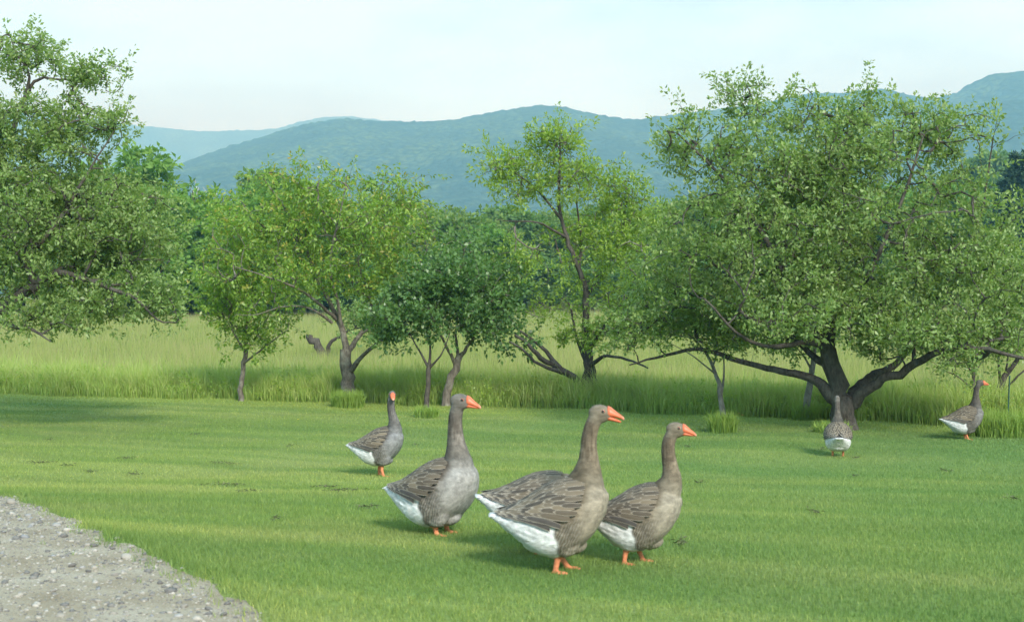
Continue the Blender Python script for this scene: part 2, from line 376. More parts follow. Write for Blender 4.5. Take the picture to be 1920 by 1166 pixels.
# long grass of the meadow
mm_ = M('meadow_grass'); hA = mm_.attr('h'); tA = mm_.attr('tint')
low = mm_.ramp(tA, [(0, (.185, .265, .06)), (.5, (.26, .325, .085)), (1, (.325, .355, .115))])
top = mm_.ramp(tA, [(0, (.25, .31, .09)), (.35, (.35, .36, .13)), (.65, (.41, .35, .19)), (1, (.40, .30, .21))])
mc = mm_.mix(mm_.ramp(hA, [(.35, (0, 0, 0)), (.95, (1, 1, 1))]), low, top)
mb = mm_.noise(mm_.coord((1, .3, 1)), .25, 4, .6)
mc = mm_.mix(mm_.ramp(mb, [(.48, (0, 0, 0)), (.66, (.5, .5, .5))]), mc, (.26, .31, .09))
MEADOW_M = mm_.pbr(mc, .6, .2, None, .35, mm_.mix(1.0, mc, (1.3, 1.3, .75), 'MULTIPLY'))
lowm = M('verge_grass'); hB = lowm.attr('h'); tB = lowm.attr('tint')
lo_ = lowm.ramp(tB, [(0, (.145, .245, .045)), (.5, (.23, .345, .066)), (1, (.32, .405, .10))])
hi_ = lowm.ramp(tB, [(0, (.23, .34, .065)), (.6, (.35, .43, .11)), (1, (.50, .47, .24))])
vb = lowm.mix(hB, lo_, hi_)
VERGE_M = lowm.pbr(vb, .55, .25, None, .35, lowm.mix(1.0, vb, (1.3, 1.3, .7), 'MULTIPLY'))
X, Y = view_pts(430000, 18, 150, 1.9)
k = Y > yb(X) + .3; X, Y = X[k], Y[k]; n = len(X)
dist = Y - yb(X)
clump = .5 + .5 * np.sin(X * .8 + 3 * np.sin(Y * .23)) * np.sin(Y * .5 + X * .3)
h = (.34 + .24 * RNG.random(n) + .10 * clump) * (1 - .15 * smooth(2, 12, dist))
w = .0052 * np.maximum(1, Y / 24) * RNG.uniform(.7, 1.4, n)
V, F, hh, tt = blades(np.stack([X, Y, gz(X, Y) - .01], -1), h, w, RNG.uniform(.02, .35, n), np.clip(RNG.random(n) * .8 + .25 * clump, 0, 1))
o = link('meadow_grass', fast_mesh('meadow_grass', V, F, {'h': hh, 'tint': tt}), MEADOW_M)
tag(o, 'long seeding meadow grass stretching from the lawn to the woods', 'grass', kind='stuff')
# lush verge along the lawn's edge
n = 150000
X = RNG.uniform(-14, 12, n); off = RNG.gamma(1.5, 1.3, n)
Y = yb(X) + off * .9 + .02; k = np.abs(X) < .42 * Y + .8; X, Y, off = X[k], Y[k], off[k]; n = len(X)
cl = .5 + .28 * np.sin(X * 2.3 + np.sin(X * 5.1)) * np.sin(X * .9 + 1 + off) + .22 * np.sin(X * 7.3 + off * 5) * np.sin(X * 3.1 - off * 3 + 2)
h = (.14 + .34 * RNG.random(n) ** 1.3 + .34 * cl) * (.40 + .60 * smooth(0, 1.1, off + .5 * cl))
h[RNG.random(n) < .05] *= 1.45
V, F, hh, tt = blades(np.stack([X, Y, gz(X, Y) - .01], -1), h, .012 * RNG.uniform(.6, 1.5, n), RNG.uniform(.03, .62, n), np.clip(RNG.random(n) * .7 + .3 * cl, 0, 1), True)
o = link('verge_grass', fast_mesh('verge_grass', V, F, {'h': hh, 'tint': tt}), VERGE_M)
tag(o, 'tall lush green grass along the edge of the lawn', 'grass', kind='stuff')

# ------------------------------------------------------------------ trees
def leaf_quads(P, D, N, L, Wd):
    S = norm(np.cross(D, N)); N = norm(np.cross(S, D))
    L = L[:, None]; Wd = Wd[:, None]
    a = P; b = P + D * L * .45 + S * Wd * .5 + N * Wd * .16; c = P + D * L - N * L * .12; d = P + D * L * .45 - S * Wd * .5 + N * Wd * .16
    V = np.stack([a, b, c, d], 1).reshape(-1, 3)
    return V, np.arange(len(V)).reshape(-1, 4)
def foliage(C, axis, length, per, leaf, spread, rng, tipw=0.0, droop=0.0, shape=.5):
    """C cluster centres, axis unit vectors: sprays of leaves round short twigs"""
    n = len(C); cnt = rng.poisson(per, n).clip(3); idx = np.repeat(np.arange(n), cnt); m = len(idx)
    t = rng.random(m) ** .8
    rad = norm(rng.normal(size=(m, 3)))
    A = axis[idx]; ln = length[idx]
    P = C[idx] + A * ((t - .35) * ln)[:, None] + rad * (spread * (.3 + .7 * rng.random(m)) * (1.1 - .6 * t))[:, None]
    D = norm(A * .6 + rad * .9 + rng.normal(size=(m, 3)) * .35 - np.array([0, 0, droop]))
    N = norm(np.array([0, 0, .9]) + rng.normal(size=(m, 3)) * .75)
    L = leaf * rng.uniform(.65, 1.25, m)
    V, F = leaf_quads(P, D, N, L, L * shape * rng.uniform(.8, 1.2, m))
    tint = np.where(t > .78, rng.random(m), 0) * tipw * (rng.random(m) < .6)
    return V, F, np.repeat(np.clip(tint, 0, 1), 4)

def grow(limbs, targets, rng, seg=.16, jit=.05, rtip=.0035, up=.25):
    """connect every target to the nearest branch, nearest first; returns branch tubes and the twig direction at each target"""
    pos = []; par = []; lr = []; dirs = []; lim = []
    for P, R in limbs:
        for i in range(len(P)):
            pos.append(P[i]); par.append(len(pos) - 2 if i else -1); lr.append(R[i]); lim.append(True)
            dirs.append(norm(P[min(i + 1, len(P) - 1)] - P[max(i - 1, 0)]))
    cap = len(pos) + len(targets) * 14
    PA = np.zeros((cap, 3)); PA[:len(pos)] = pos; DA = np.zeros((cap, 3)); DA[:len(pos)] = dirs
    par = par + [0] * (cap - len(par)); n = len(pos); nl = n
    base0 = PA[:n].copy()
    d0 = np.min(np.linalg.norm(targets[:, None, :] - base0[None], axis=2), axis=1)
    axes = np.zeros_like(targets); paths = []
    for ti in np.argsort(d0):
        T = targets[ti]; v = T - PA[:n]; d = np.linalg.norm(v, axis=1)
        cosang = (v * DA[:n]).sum(1) / np.maximum(d, 1e-6)
        c = d * (1.35 - .35 * cosang); j = int(np.argmin(c)); dist = d[j]
        k = int(min(13, max(2, math.ceil(dist / seg))))
        s = np.linspace(0, 1, k + 1)[1:, None]
        P0 = PA[j]; ctrl = P0 * .55 + T * .45 + (DA[j] * dist * .45 - (T - P0) * .45) * max(0., cosang[j]) * .8
        path = P0 * (1 - s) ** 2 + 2 * ctrl * s * (1 - s) + T * s ** 2
        path[:-1] += rng.normal(size=(k - 1, 3)) * jit * min(1, dist)
        idx = []
        prev = j
        for q in range(k):
            PA[n] = path[q]; par[n] = prev; e = path[q] - PA[prev]; DA[n] = e / max(np.linalg.norm(e), 1e-6); prev = n; idx.append(n); n += 1
        axes[ti] = DA[n - 1]; paths.append((j, idx))
    cnt = np.zeros(n)
    for j, idx in paths: cnt[idx[-1]] += 1
    for i in range(n - 1, nl - 1, -1): cnt[par[i]] += cnt[i]
    bag = Bag(); lrA = np.array(lr)
    for j, idx in paths:
        ii = [j] + idx; r = rtip * np.maximum(cnt[ii], 1) ** .5
        r[0] = min(r[0], r[1] * 1.15) if len(r) > 1 else r[0]
        if j < nl: r = np.minimum(r, max(lrA[j] * .8, rtip))
        r[-1] *= .6
        V, F = tube(PA[ii], r, 4 if r[0] < .012 else 6); bag.add(V, F)
    return bag, norm(axes)

def ell_sample(ells, n, Y0, rng, shell=.45, clump=.7):
    """ells: (px, py, rx, ry, depth_m, dy_m, weight)"""
    w = np.array([e[6] for e in ells], float); w /= w.sum(); pick = rng.choice(len(ells), n, p=w); out_ = []
    for i in pick:
        px, py, rx, ry, dm_, dy, _ = ells[i]; Y = Y0 + dy; k = Y / FPX
        d = norm(rng.normal(size=3)); r = rng.random() ** shell
        c = at(px, py, Y); out_.append(c + d * r * np.array([rx * k, dm_, ry * k]))
    out_ = np.array(out_)
    if clump > 0:      # gather most sprays into bunches, leaving gaps between
        nc = max(4, n // 9); who = rng.integers(0, nc, n); g_ = rng.random(n) < clump
        out_[g_] = out_[who[g_]] + rng.normal(size=(g_.sum(), 3)) * np.array([.19, .19, .13]) * (Y0 / 23) 
    return out_
def make_tree(name, label, cat, Y0, limbs, ells, n_cl, per, leaf, mat, bark, seed, spread=.09, tw=.32, tipw=.3, group=None, shell=.5, upb=.35, shape=.5, droop=0., dead=0, rtip=.0035, twig=None, limb_k=.55, sides=10):
    """limbs: list of (part name, [(px, py, dy, radius_px), ...])"""
    rng = np.random.default_rng(seed)
    root_p = None; L = []
    for nm, pts in limbs:
        P = np.array([at(a, b, Y0 + c) for a, b, c, _ in pts]); R = np.array([r * Y0 / FPX for *_, r in pts]) * (np.ones(len(pts)) if nm == 'trunk' else np.interp(np.arange(len(pts)) / (len(pts) - 1), [0, .3, 1], [.74, limb_k, limb_k]))
        m = max(6, int(np.linalg.norm(np.diff(P, axis=0), axis=1).sum() / .13))
        PP = catmull(P, m); RR = np.interp(np.linspace(0, 1, m), np.linspace(0, 1, len(R)), R)
        PP[1:-1] += rng.normal(size=(m - 2, 3)) * RR[1:-1, None] * .22
        L.append((nm, PP, RR))
    b = L[0][1][0].copy(); bz = float(gz(b[0], b[1]))
    if b[2] > bz - .05: L[0] = (L[0][0], np.vstack([[b[0], b[1], bz - .08], L[0][1]]), np.concatenate([[L[0][2][0] * 1.25], L[0][2]]))
    root = empty(name, (b[0], b[1], bz)); ro = np.array([b[0], b[1], bz])
    tag(root, label, cat, group)
    for nm, PP, RR in L:
        PP = PP - ro; PP2 = PP
        if nm == 'trunk':
            f = np.exp(-np.linspace(0, 1, len(RR)) * 9); RR = RR * (1 + (.45 if RR.max() > .15 else .2) * f)
        V, F = tube(PP2, RR, sides + 4 if RR.max() > .03 else 7, wob=.04, rng=rng); link(nm, fast_mesh(nm, V, F, None, True), bark, root)
    T = ell_sample(ells, n_cl, Y0, rng, shell)
    T = T[T[:, 2] > gz(T[:, 0], T[:, 1]) + .35]
    bag, ax = grow([(p, r) for _, p, r in L], T, rng, rtip=rtip)
    bag.V = [v - ro for v in bag.V]
    link('branches', bag.mesh('branches'), twig or bark, root, 'stuff')
    axis = norm(ax * .9 + np.array([0, 0, upb]) + rng.normal(size=ax.shape) * .35)
    keep = rng.random(len(T)) >= dead
    ln = tw * rng.uniform(.6, 1.5, len(T))
    V, F, tint = foliage(T[keep], axis[keep], ln[keep], per, leaf, spread, rng, tipw, droop, shape)
    c = link('crown', fast_mesh('crown', V - ro, F, {'tint': tint}), mat, root, 'stuff')
    return root

# big apple tree, right
make_tree('apple_tree', 'largest spreading apple tree with a low forked trunk behind a goose', 'tree', 21.0, [
    ('trunk', [(1584, 812, 0, 23), (1581, 775, 0, 22), (1576, 740, 0, 21), (1564, 700, 0, 17), (1552, 655, 0, 15)]),
    ('limb', [(1574, 752, 0, 20), (1536, 716, .1, 14), (1490, 700, .3, 13), (1440, 692, .5, 11), (1385, 676, .7, 9), (1310, 655, .9, 7), (1240, 668, 1.0, 5), (1180, 684, 1.0, 2.5)]),
    ('limb', [(1552, 655, 0, 18), (1558, 610, .1, 15), (1566, 540, .2, 12), (1575, 450, .2, 9), (1583, 330, .1, 5), (1590, 230, 0, 2.5)]),
    ('limb', [(1554, 660, 0, 16), (1520, 605, -.2, 14), (1490, 555, -.3, 12), (1430, 440, -.3, 9), (1360, 340, -.2, 6), (1270, 250, -.2, 3)]),
    ('limb', [(1553, 652, 0, 12), (1510, 640, -.4, 9), (1450, 650, -.8, 7), (1390, 630, -1.1, 5), (1320, 560, -1.3, 3)]),
    ('limb', [(1594, 760, 0, 17), (1640, 718, -.3, 14), (1700, 692, -.6, 14), (1760, 660, -.9, 11), (1830, 652, -1.1, 8), (1920, 672, -1.3, 5)]),
    ('limb', [(1592, 748, .1, 17), (1630, 708, .4, 14), (1675, 685, .7, 12), (1725, 630, 1.0, 10), (1790, 530, 1.1, 7), (1840, 400, .9, 5), (1862, 260, .7, 2)]),
    ('limb', [(1558, 612, .1, 12), (1605, 560, -.2, 10), (1645, 480, -.5, 8), (1690, 380, -.7, 6), (1730, 260, -.7, 3)]),
    ('limb', [(1564, 695, 0, 12), (1505, 650, .5, 9), (1440, 570, 1.0, 7), (1360, 480, 1.4, 5), (1280, 430, 1.5, 3)]),
    ('limb', [(1555, 640, .1, 10), (1500, 520, .8, 8), (1470, 400, 1.0, 6), (1420, 260, .9, 3), (1390, 190, .8, 2)]),
  ], [(1550, 420, 320, 200, 2.2, 0, 9), (1375, 480, 200, 105, 1.7, -.1, 3.0), (1750, 540, 190, 130, 1.7, -.2, 3.2), (1570, 560, 190, 80, 2.0, -.2, 1.8), (1500, 600, 160, 45, 1.4, -1.0, 1.1), (1680, 610, 130, 50, 1.3, -1.0, 1.1), (1400, 590, 110, 45, 1.2, 1.2, .6), (1550, 320, 250, 110, 1.6, 0, 3.0), (1640, 260, 150, 70, 1.0, .2, .9), (1800, 630, 110, 45, 1.0, -1.0, .8), (1470, 630, 70, 25, .7, .8, .3), (1640, 660, 60, 22, .6, -.6, .2),
      (1260, 530, 90, 70, 1.0, .6, 1.0), (1195, 610, 60, 50, .6, .6, .45), (1290, 260, 75, 75, .7, 0, .55), (1390, 190, 50, 38, .5, .6, .28), (1490, 200, 32, 55, .4, 0, .25),
      (1635, 200, 40, 60, .5, 0, .32), (1745, 240, 70, 60, .7, -.3, .5), (1850, 240, 42, 55, .5, .6, .4), (1570, 240, 120, 60, .9, 0, .6), (1860, 460, 90, 110, 1.2, 0, 1.1), (1420, 300, 110, 90, 1.2, 0, .8), (1890, 620, 80, 60, .8, -.6, .7)],
  4100, 25, .068, LEAF_APPLE, BARK, 11, spread=.085, tw=.30, tipw=.35, shell=.5)
# apple tree at the left edge
make_tree('apple_tree', 'apple tree reaching in from beyond the left edge with drooping lower branches', 'tree', 21.5, [
    ('trunk', [(-190, 800, 0, 42), (-170, 740, 0, 38), (-140, 690, 0, 34), (-110, 650, 0, 30)]),
    ('limb', [(-125, 665, 0, 28), (-60, 615, -.2, 25), (0, 580, -.3, 22), (40, 552, -.4, 19), (70, 535, -.5, 15), (52, 500, -.5, 13), (55, 462, -.5, 12), (80, 450, -.5, 9), (120, 400, -.6, 7), (160, 330, -.6, 4), (215, 245, -.6, 2)]),
    ('limb', [(66, 528, -.5, 12), (105, 512, -.6, 10), (150, 520, -.8, 8), (205, 540, -1, 7), (255, 560, -1.1, 5), (295, 600, -1.2, 3), (330, 605, -1.2, 2)]),
    ('limb', [(-120, 660, 0, 26), (-90, 520, .3, 22), (-40, 380, .4, 16), (10, 280, .3, 10), (45, 190, .2, 7), (70, 150, .2, 5), (120, 150, .2, 3), (200, 150, .2, 1.5)]),
    ('limb', [(45, 190, .2, 6), (55, 140, .1, 4), (30, 100, 0, 3), (20, 70, 0, 1.5)]),
    ('limb', [(-90, 540, .3, 18), (-30, 470, .9, 14), (60, 400, 1.2, 10), (150, 350, 1.3, 6), (240, 330, 1.3, 3)]),
    ('limb', [(-20, 592, -.3, 10), (20, 610, -.8, 8), (60, 618, -1.1, 5), (95, 640, -1.3, 2)]),
    ('limb', [(-110, 640, 0, 18), (-180, 480, -.2, 14), (-240, 350, -.2, 8), (-260, 220, 0, 4)]),
  ], [(110, 420, 190, 130, 1.7, 0, 7), (40, 270, 130, 90, 1.2, .1, 2.6), (230, 430, 120, 100, 1.2, 0, 2.8), (50, 105, 80, 45, .6, .1, .8), (150, 145, 50, 28, .4, .2, .35), (215, 235, 38, 22, .3, -.5, .2), (140, 250, 90, 70, .8, 0, .9),
      (-110, 360, 150, 170, 1.3, .3, 2.2), (60, 600, 90, 32, .7, -1, .55), (130, 590, 60, 40, .5, -.8, .3), (210, 550, 90, 50, .8, -.9, .9), (300, 560, 50, 50, .5, -1, .5), (335, 600, 22, 16, .2, -1.1, .12), (90, 540, 130, 50, 1.2, .3, .9)],
  2700, 25, .068, LEAF_APPLE, BARK, 12, spread=.085, tw=.30, tipw=.35)
# cherry
make_tree('cherry_tree', 'cherry tree with orange young leaf tips and a pale patched trunk', 'tree', 27.2, [
    ('trunk', [(652, 757, 0, 14), (650, 715, 0, 12.5), (649, 690, 0, 12), (648, 655, 0, 10)]),
    ('limb', [(648, 660, 0, 9), (640, 615, 0, 8.5), (622, 575, .1, 7.5), (600, 533, .2, 6.5), (575, 470, .3, 5), (540, 400, .3, 3.5), (490, 330, .3, 2)]),
    ('limb', [(641, 620, 0, 6), (634, 570, -.2, 5), (620, 510, -.4, 4), (625, 450, -.5, 3.5), (640, 390, -.6, 2.5), (650, 330, -.6, 1.5)]),
    ('limb', [(650, 668, 0, 8), (672, 632, .1, 7), (695, 608, .2, 6), (722, 560, .3, 5), (760, 535, .4, 3.5), (800, 470, .4, 2)]),
    ('limb', [(700, 600, .2, 5), (690, 540, .4, 4.5), (672, 490, .6, 4), (700, 420, .7, 3), (720, 360, .7, 1.5)]),
    ('limb', [(654, 700, 0, 8), (680, 668, -.3, 6.5), (705, 645, -.5, 6), (722, 634, -.6, 5.5)]),
    ('limb', [(632, 600, 0, 5), (590, 562, -.5, 4.5), (545, 535, -.8, 3.5), (505, 520, -1, 2.5), (440, 500, -1.1, 1.5)]),
    ('limb', [(622, 605, 0, 4), (580, 578, -.5, 2.8), (530, 575, -.8, 2), (480, 590, -1, 1.4), (440, 590, -1.1, .8)]),
    ('limb', [(600, 533, .2, 4.5), (560, 480, .8, 4), (500, 440, 1.2, 3), (430, 400, 1.4, 1.5)]),
  ], [(610, 420, 190, 85, 1.7, 0, 5), (470, 440, 90, 70, 1.2, .2, 1.5), (740, 440, 90, 75, 1.3, .1, 1.8), (520, 340, 60, 28, .5, .3, .4), (620, 345, 110, 30, .9, 0, .6), (420, 500, 55, 60, .8, -.2, .9), (600, 510, 150, 45, 1.5, 0, 1.3), (720, 370, 70, 35, .7, .2, .4), (420, 390, 45, 30, .5, .5, .3), (740, 530, 80, 50, 1, .2, .7), (500, 540, 60, 35, .9, -.5, .5), (690, 560, 60, 40, .8, .5, .3)],
  1150, 22, .088, LEAF_CHERRY, BARK_PALE, 13, spread=.11, tw=.42, tipw=.6, shape=.42, droop=.55, upb=.25)
# young tree left of the cherry
make_tree('young_tree', 'slender young tree with a thin straight stem left of the cherry', 'tree', 27.8, [
    ('trunk', [(452, 754, 0, 5), (454, 705, 0, 4.6), (461, 660, 0, 4.2), (462, 600, 0, 3.5), (464, 520, 0, 2)]),
    ('limb', [(460, 662, 0, 4), (445, 635, -.1, 3), (425, 600, -.2, 1.5)]),
    ('limb', [(461, 655, 0, 4), (485, 625, .2, 3), (505, 590, .3, 1.5)]),
    ('limb', [(458, 680, 0, 3.5), (490, 655, -.3, 2.5), (530, 625, -.4, 1.5)]),
  ], [(465, 590, 70, 55, .8, 0, 3), (430, 580, 60, 40, .7, 0, 1.5), (525, 620, 25, 28, .4, -.2, .5), (455, 530, 75, 45, .7, 0, 2), (490, 650, 25, 12, .3, -.2, .25), (395, 570, 40, 30, .4, 0, .6)],
  260, 24, .08, LEAF_CHERRY, BARK_PALE, 14, spread=.10, tw=.32, tipw=.25, shape=.5, droop=.3, sides=8)
# plum pair
make_tree('plum_tree', 'dark glossy plum tree on a leaning mottled trunk', 'tree', 26.4, [
    ('trunk', [(836, 755, 0, 8), (848, 705, 0, 7.5), (862, 665, 0, 6.5)]),
    ('limb', [(860, 672, 0, 6), (880, 645, -.1, 5), (905, 600, -.2, 3), (930, 530, -.2, 1.5)]),
    ('limb', [(859, 675, 0, 5), (855, 630, .2, 4), (860, 560, .2, 3), (870, 470, .1, 1.5)]),
    ('limb', [(854, 685, 0, 5), (832, 640, -.3, 4), (800, 580, -.4, 3), (770, 530, -.4, 1.5)]),
  ], [(870, 550, 105, 80, 1.2, 0, 5), (900, 610, 70, 50, .8, -.2, 2), (925, 540, 55, 70, .8, 0, 1.5), (800, 570, 60, 55, .8, -.1, 1.5), (870, 480, 80, 40, .8, 0, 1.0), (880, 445, 50, 22, .4, 0, .25)],
  520, 25, .088, LEAF_PLUM, BARK_PALE, 15, spread=.12, tw=.42, tipw=.35, shape=.6, droop=.1)
make_tree('plum_tree', 'low dark plum tree on a thin upright stem next to the leaning trunk', 'tree', 25.8, [
    ('trunk', [(800, 766, 0, 5), (802, 715, 0, 4.6), (805, 680, 0, 4.2)]),
    ('limb', [(804, 690, 0, 4), (785, 655, 0, 3), (765, 620, 0, 2), (745, 590, 0, 1)]),
    ('limb', [(805, 682, 0, 4), (806, 640, .2, 3), (800, 580, .2, 1.5)]),
    ('limb', [(805, 690, 0, 3.5), (830, 660, -.2, 2.5), (845, 620, -.3, 1.5)]),
  ], [(780, 590, 75, 45, .9, 0, 3), (735, 615, 35, 28, .5, 0, .8), (800, 540, 60, 40, .8, 0, 1.2), (720, 640, 20, 14, .3, 0, .2)],
  260, 26, .085, LEAF_PLUM, BARK, 16, spread=.11, tw=.30, tipw=.25, shape=.6, sides=8)
# half-bare apple in the middle
make_tree('apple_tree', 'sparse half-bare tree with a black low limb leaning out to one side', 'tree', 26.8, [
    ('trunk', [(1116, 765, 0, 15), (1110, 720, 0, 13), (1102, 680, 0, 9), (1098, 610, 0, 6.5), (1098, 545, 0, 5.5), (1085, 505, 0, 4.6), (1062, 445, 0, 3.8), (1048, 385, 0, 3), (1050, 310, 0, 2.5), (1050, 255, 0, 1.5)]),
    ('limb', [(1112, 752, 0, 13), (1085, 715, -.3, 11), (1045, 688, -.6, 10), (1008, 668, -.9, 8), (990, 645, -1, 6), (965, 628, -1.1, 4)]),
    ('limb', [(1050, 690, -.6, 7), (1020, 655, -.5, 6), (990, 630, -.4, 4.5), (965, 612, -.3, 3), (958, 595, -.3, 1.5)]),
    ('limb', [(1060, 700, -.6, 6), (1010, 682, -1.1, 5), (980, 655, -1.3, 4), (955, 640, -1.4, 2.5)]),
    ('limb', [(1100, 680, 0, 6), (1080, 630, .3, 4.5), (1070, 575, .4, 3.5), (1050, 555, .4, 2)]),
    ('limb', [(1085, 505, 0, 5), (1090, 450, .3, 4), (1082, 380, .4, 2.5), (1090, 340, .4, 1.5)]),
    ('limb', [(1062, 445, 0, 4), (1010, 418, -.4, 3), (960, 415, -.6, 1.5), (930, 412, -.6, 1)]),
    ('limb', [(1055, 415, 0, 4), (1010, 360, -.2, 3), (975, 330, -.3, 2), (940, 310, -.3, 1)]),
    ('limb', [(1098, 560, 0, 5), (1140, 500, .3, 4), (1165, 440, .4, 3), (1175, 370, .4, 1.5)]),
    ('limb', [(1102, 690, 0, 7), (1135, 668, -.5, 5), (1180, 675, -.9, 4), (1215, 690, -1.1, 2.5)]),
    ('limb', [(1103, 660, 0, 6), (1140, 600, -.5, 4.5), (1190, 540, -.8, 3), (1210, 480, -.9, 1.5)]),
  ], [(1045, 270, 52, 38, .5, 0, 1.6), (965, 310, 48, 30, .4, -.2, .9), (1165, 355, 48, 32, .5, .3, 1.1), (1075, 335, 60, 40, .6, .2, .8), (1200, 420, 50, 55, .6, .2, 1.2), (1185, 590, 75, 60, .8, -.5, 2.6), (1125, 630, 45, 28, .5, -.2, .6), (1170, 500, 60, 60, .7, -.3, 1.3), (1012, 585, 22, 38, .3, -.4, .35), (1058, 632, 30, 14, .3, .2, .2), (950, 375, 30, 20, .3, -.4, .25), (1100, 420, 80, 60, .7, .1, .5), (980, 500, 40, 50, .4, -.5, .35), (1060, 340, 85, 65, .7, 0, 1.7), (1125, 400, 80, 65, .7, .2, 1.3), (1000, 360, 60, 40, .5, -.2, .6), (1060, 470, 70, 60, .7, .1, .8), (1090, 560, 40, 40, .5, .2, .3)],
  1300, 24, .08, LEAF_LIGHT, BARK, 17, spread=.10, tw=.32, tipw=.3, shape=.4, dead=.18, twig=BARK_PALE)
# sapling on the lawn
make_tree('sapling', 'small grey-stemmed sapling standing on the lawn edge left of the big apple', 'tree', 22.2, [
    ('trunk', [(1357, 790, 0, 5.5), (1352, 745, 0, 5), (1343, 708, 0, 3.8), (1330, 672, 0, 2.8), (1305, 640, 0, 2), (1270, 610, 0, 1.5)]),
    ('limb', [(1352, 740, 0, 4), (1358, 700, .1, 3), (1357, 660, .2, 2), (1365, 620, .2, 1.2)]),
    ('limb', [(1336, 688, 0, 3), (1345, 650, -.2, 2.5), (1335, 600, -.2, 1.2)]),
    ('limb', [(1340, 700, 0, 2.5), (1300, 668, -.2, 2), (1250, 640, -.3, 1)]),
  ], [(1320, 605, 75, 30, .5, -.3, 2), (1265, 605, 45, 28, .4, -.3, 1), (1380, 620, 35, 32, .5, -.3, 1), (1345, 645, 60, 24, .5, -.3, .7)],
  330, 22, .066, LEAF_YOUNG, BARK_GREY, 18, spread=.09, tw=.24, tipw=.3, shape=.45, dead=.06, sides=8)
make_tree('young_tree', 'pale bare-stemmed young tree half hidden behind the big apple trunk', 'tree', 23.3, [
    ('trunk', [(1513, 785, 0, 7), (1516, 735, 0, 6.5), (1522, 695, 0, 5.5), (1526, 660, 0, 4), (1530, 620, 0, 2)]),
    ('limb', [(1523, 695, 0, 3.5), (1505, 665, .1, 2.5), (1480, 635, .1, 1.5)]),
    ('limb', [(1524, 685, 0, 3.5), (1548, 660, .1, 2.5), (1575, 630, .1, 1.5)]),
  ], [(1530, 630, 70, 35, .6, .2, 1), (1470, 640, 40, 20, .4, .2, .4)],
  110, 20, .062, LEAF_YOUNG, BARK_GREY, 19, spread=.08, tw=.22, tipw=.1, sides=8)
make_tree('fruit_tree', 'multi-stemmed fruit tree behind the green stake at the right edge', 'tree', 23.9, [
    ('trunk', [(1862, 782, 0, 8), (1868, 745, 0, 7), (1885, 705, 0, 5.5), (1905, 672, 0, 4), (1930, 600, 0, 2)]),
    ('limb', [(1864, 770, 0, 6), (1874, 720, .1, 5), (1872, 670, .2, 3.5), (1868, 590, .2, 2)]),
    ('limb', [(1866, 765, 0, 5), (1895, 720, -.2, 4), (1925, 690, -.3, 3), (1980, 640, -.3, 1.5)]),
    ('limb', [(1884, 708, 0, 3), (1890, 660, .3, 2.5), (1880, 600, .4, 1.5)]),
  ], [(1880, 570, 80, 80, .9, 0, 3), (1900, 480, 60, 70, .8, .3, 2), (1980, 540, 90, 110, 1, 0, 3), (1900, 640, 60, 40, .6, 0, .9)],
  420, 22, .07, LEAF_APPLE, BARK, 20, spread=.09, tw=.28, tipw=.3, sides=8)
make_tree('young_tree', 'thin twiggy young tree right behind the far side-on goose', 'tree', 23.9, [
    ('trunk', [(1822, 780, 0, 4.5), (1823, 735, 0, 4), (1826, 690, 0, 3.2), (1822, 640, 0, 2)]),
    ('limb', [(1823, 730, 0, 2.5), (1795, 705, -.2, 2), (1755, 690, -.3, 1.2)]),
    ('limb', [(1825, 705, 0, 2.5), (1805, 670, .1, 2), (1785, 640, .2, 1)]),
    ('limb', [(1826, 700, 0, 2.5), (1845, 670, .1, 2), (1855, 630, .2, 1)]),
  ], [(1800, 640, 60, 30, .5, 0, 1), (1770, 680, 40, 14, .3, -.2, .4), (1840, 640, 40, 30, .4, 0, .6)],
  120, 16, .062, LEAF_YOUNG, BARK, 21, spread=.08, tw=.22, tipw=.2, sides=8)
# old pruned tree standing out in the meadow
make_tree('pruned_tree', 'old hard-pruned tree with two thick dark stubs in the meadow', 'tree', 46.0, [
    ('trunk', [(606, 690, 0, 9), (603, 668, 0, 8.5), (596, 650, 0, 8), (584, 636, 0, 7), (580, 628, 0, 6.5)]),
    ('limb', [(608, 685, 0, 8), (613, 662, 0, 7.5), (618, 645, -.1, 6.5), (635, 632, -.2, 5), (660, 618, -.3, 3), (700, 610, -.3, 2)]),
  ], [(680, 605, 55, 25, 1, -.2, 2), (725, 630, 30, 18, .6, -.2, .6), (650, 590, 40, 20, .7, 0, .5)],
  130, 24, .10, LEAF_APPLE, BARK, 22, spread=.14, tw=.4, tipw=.3, rtip=.006)

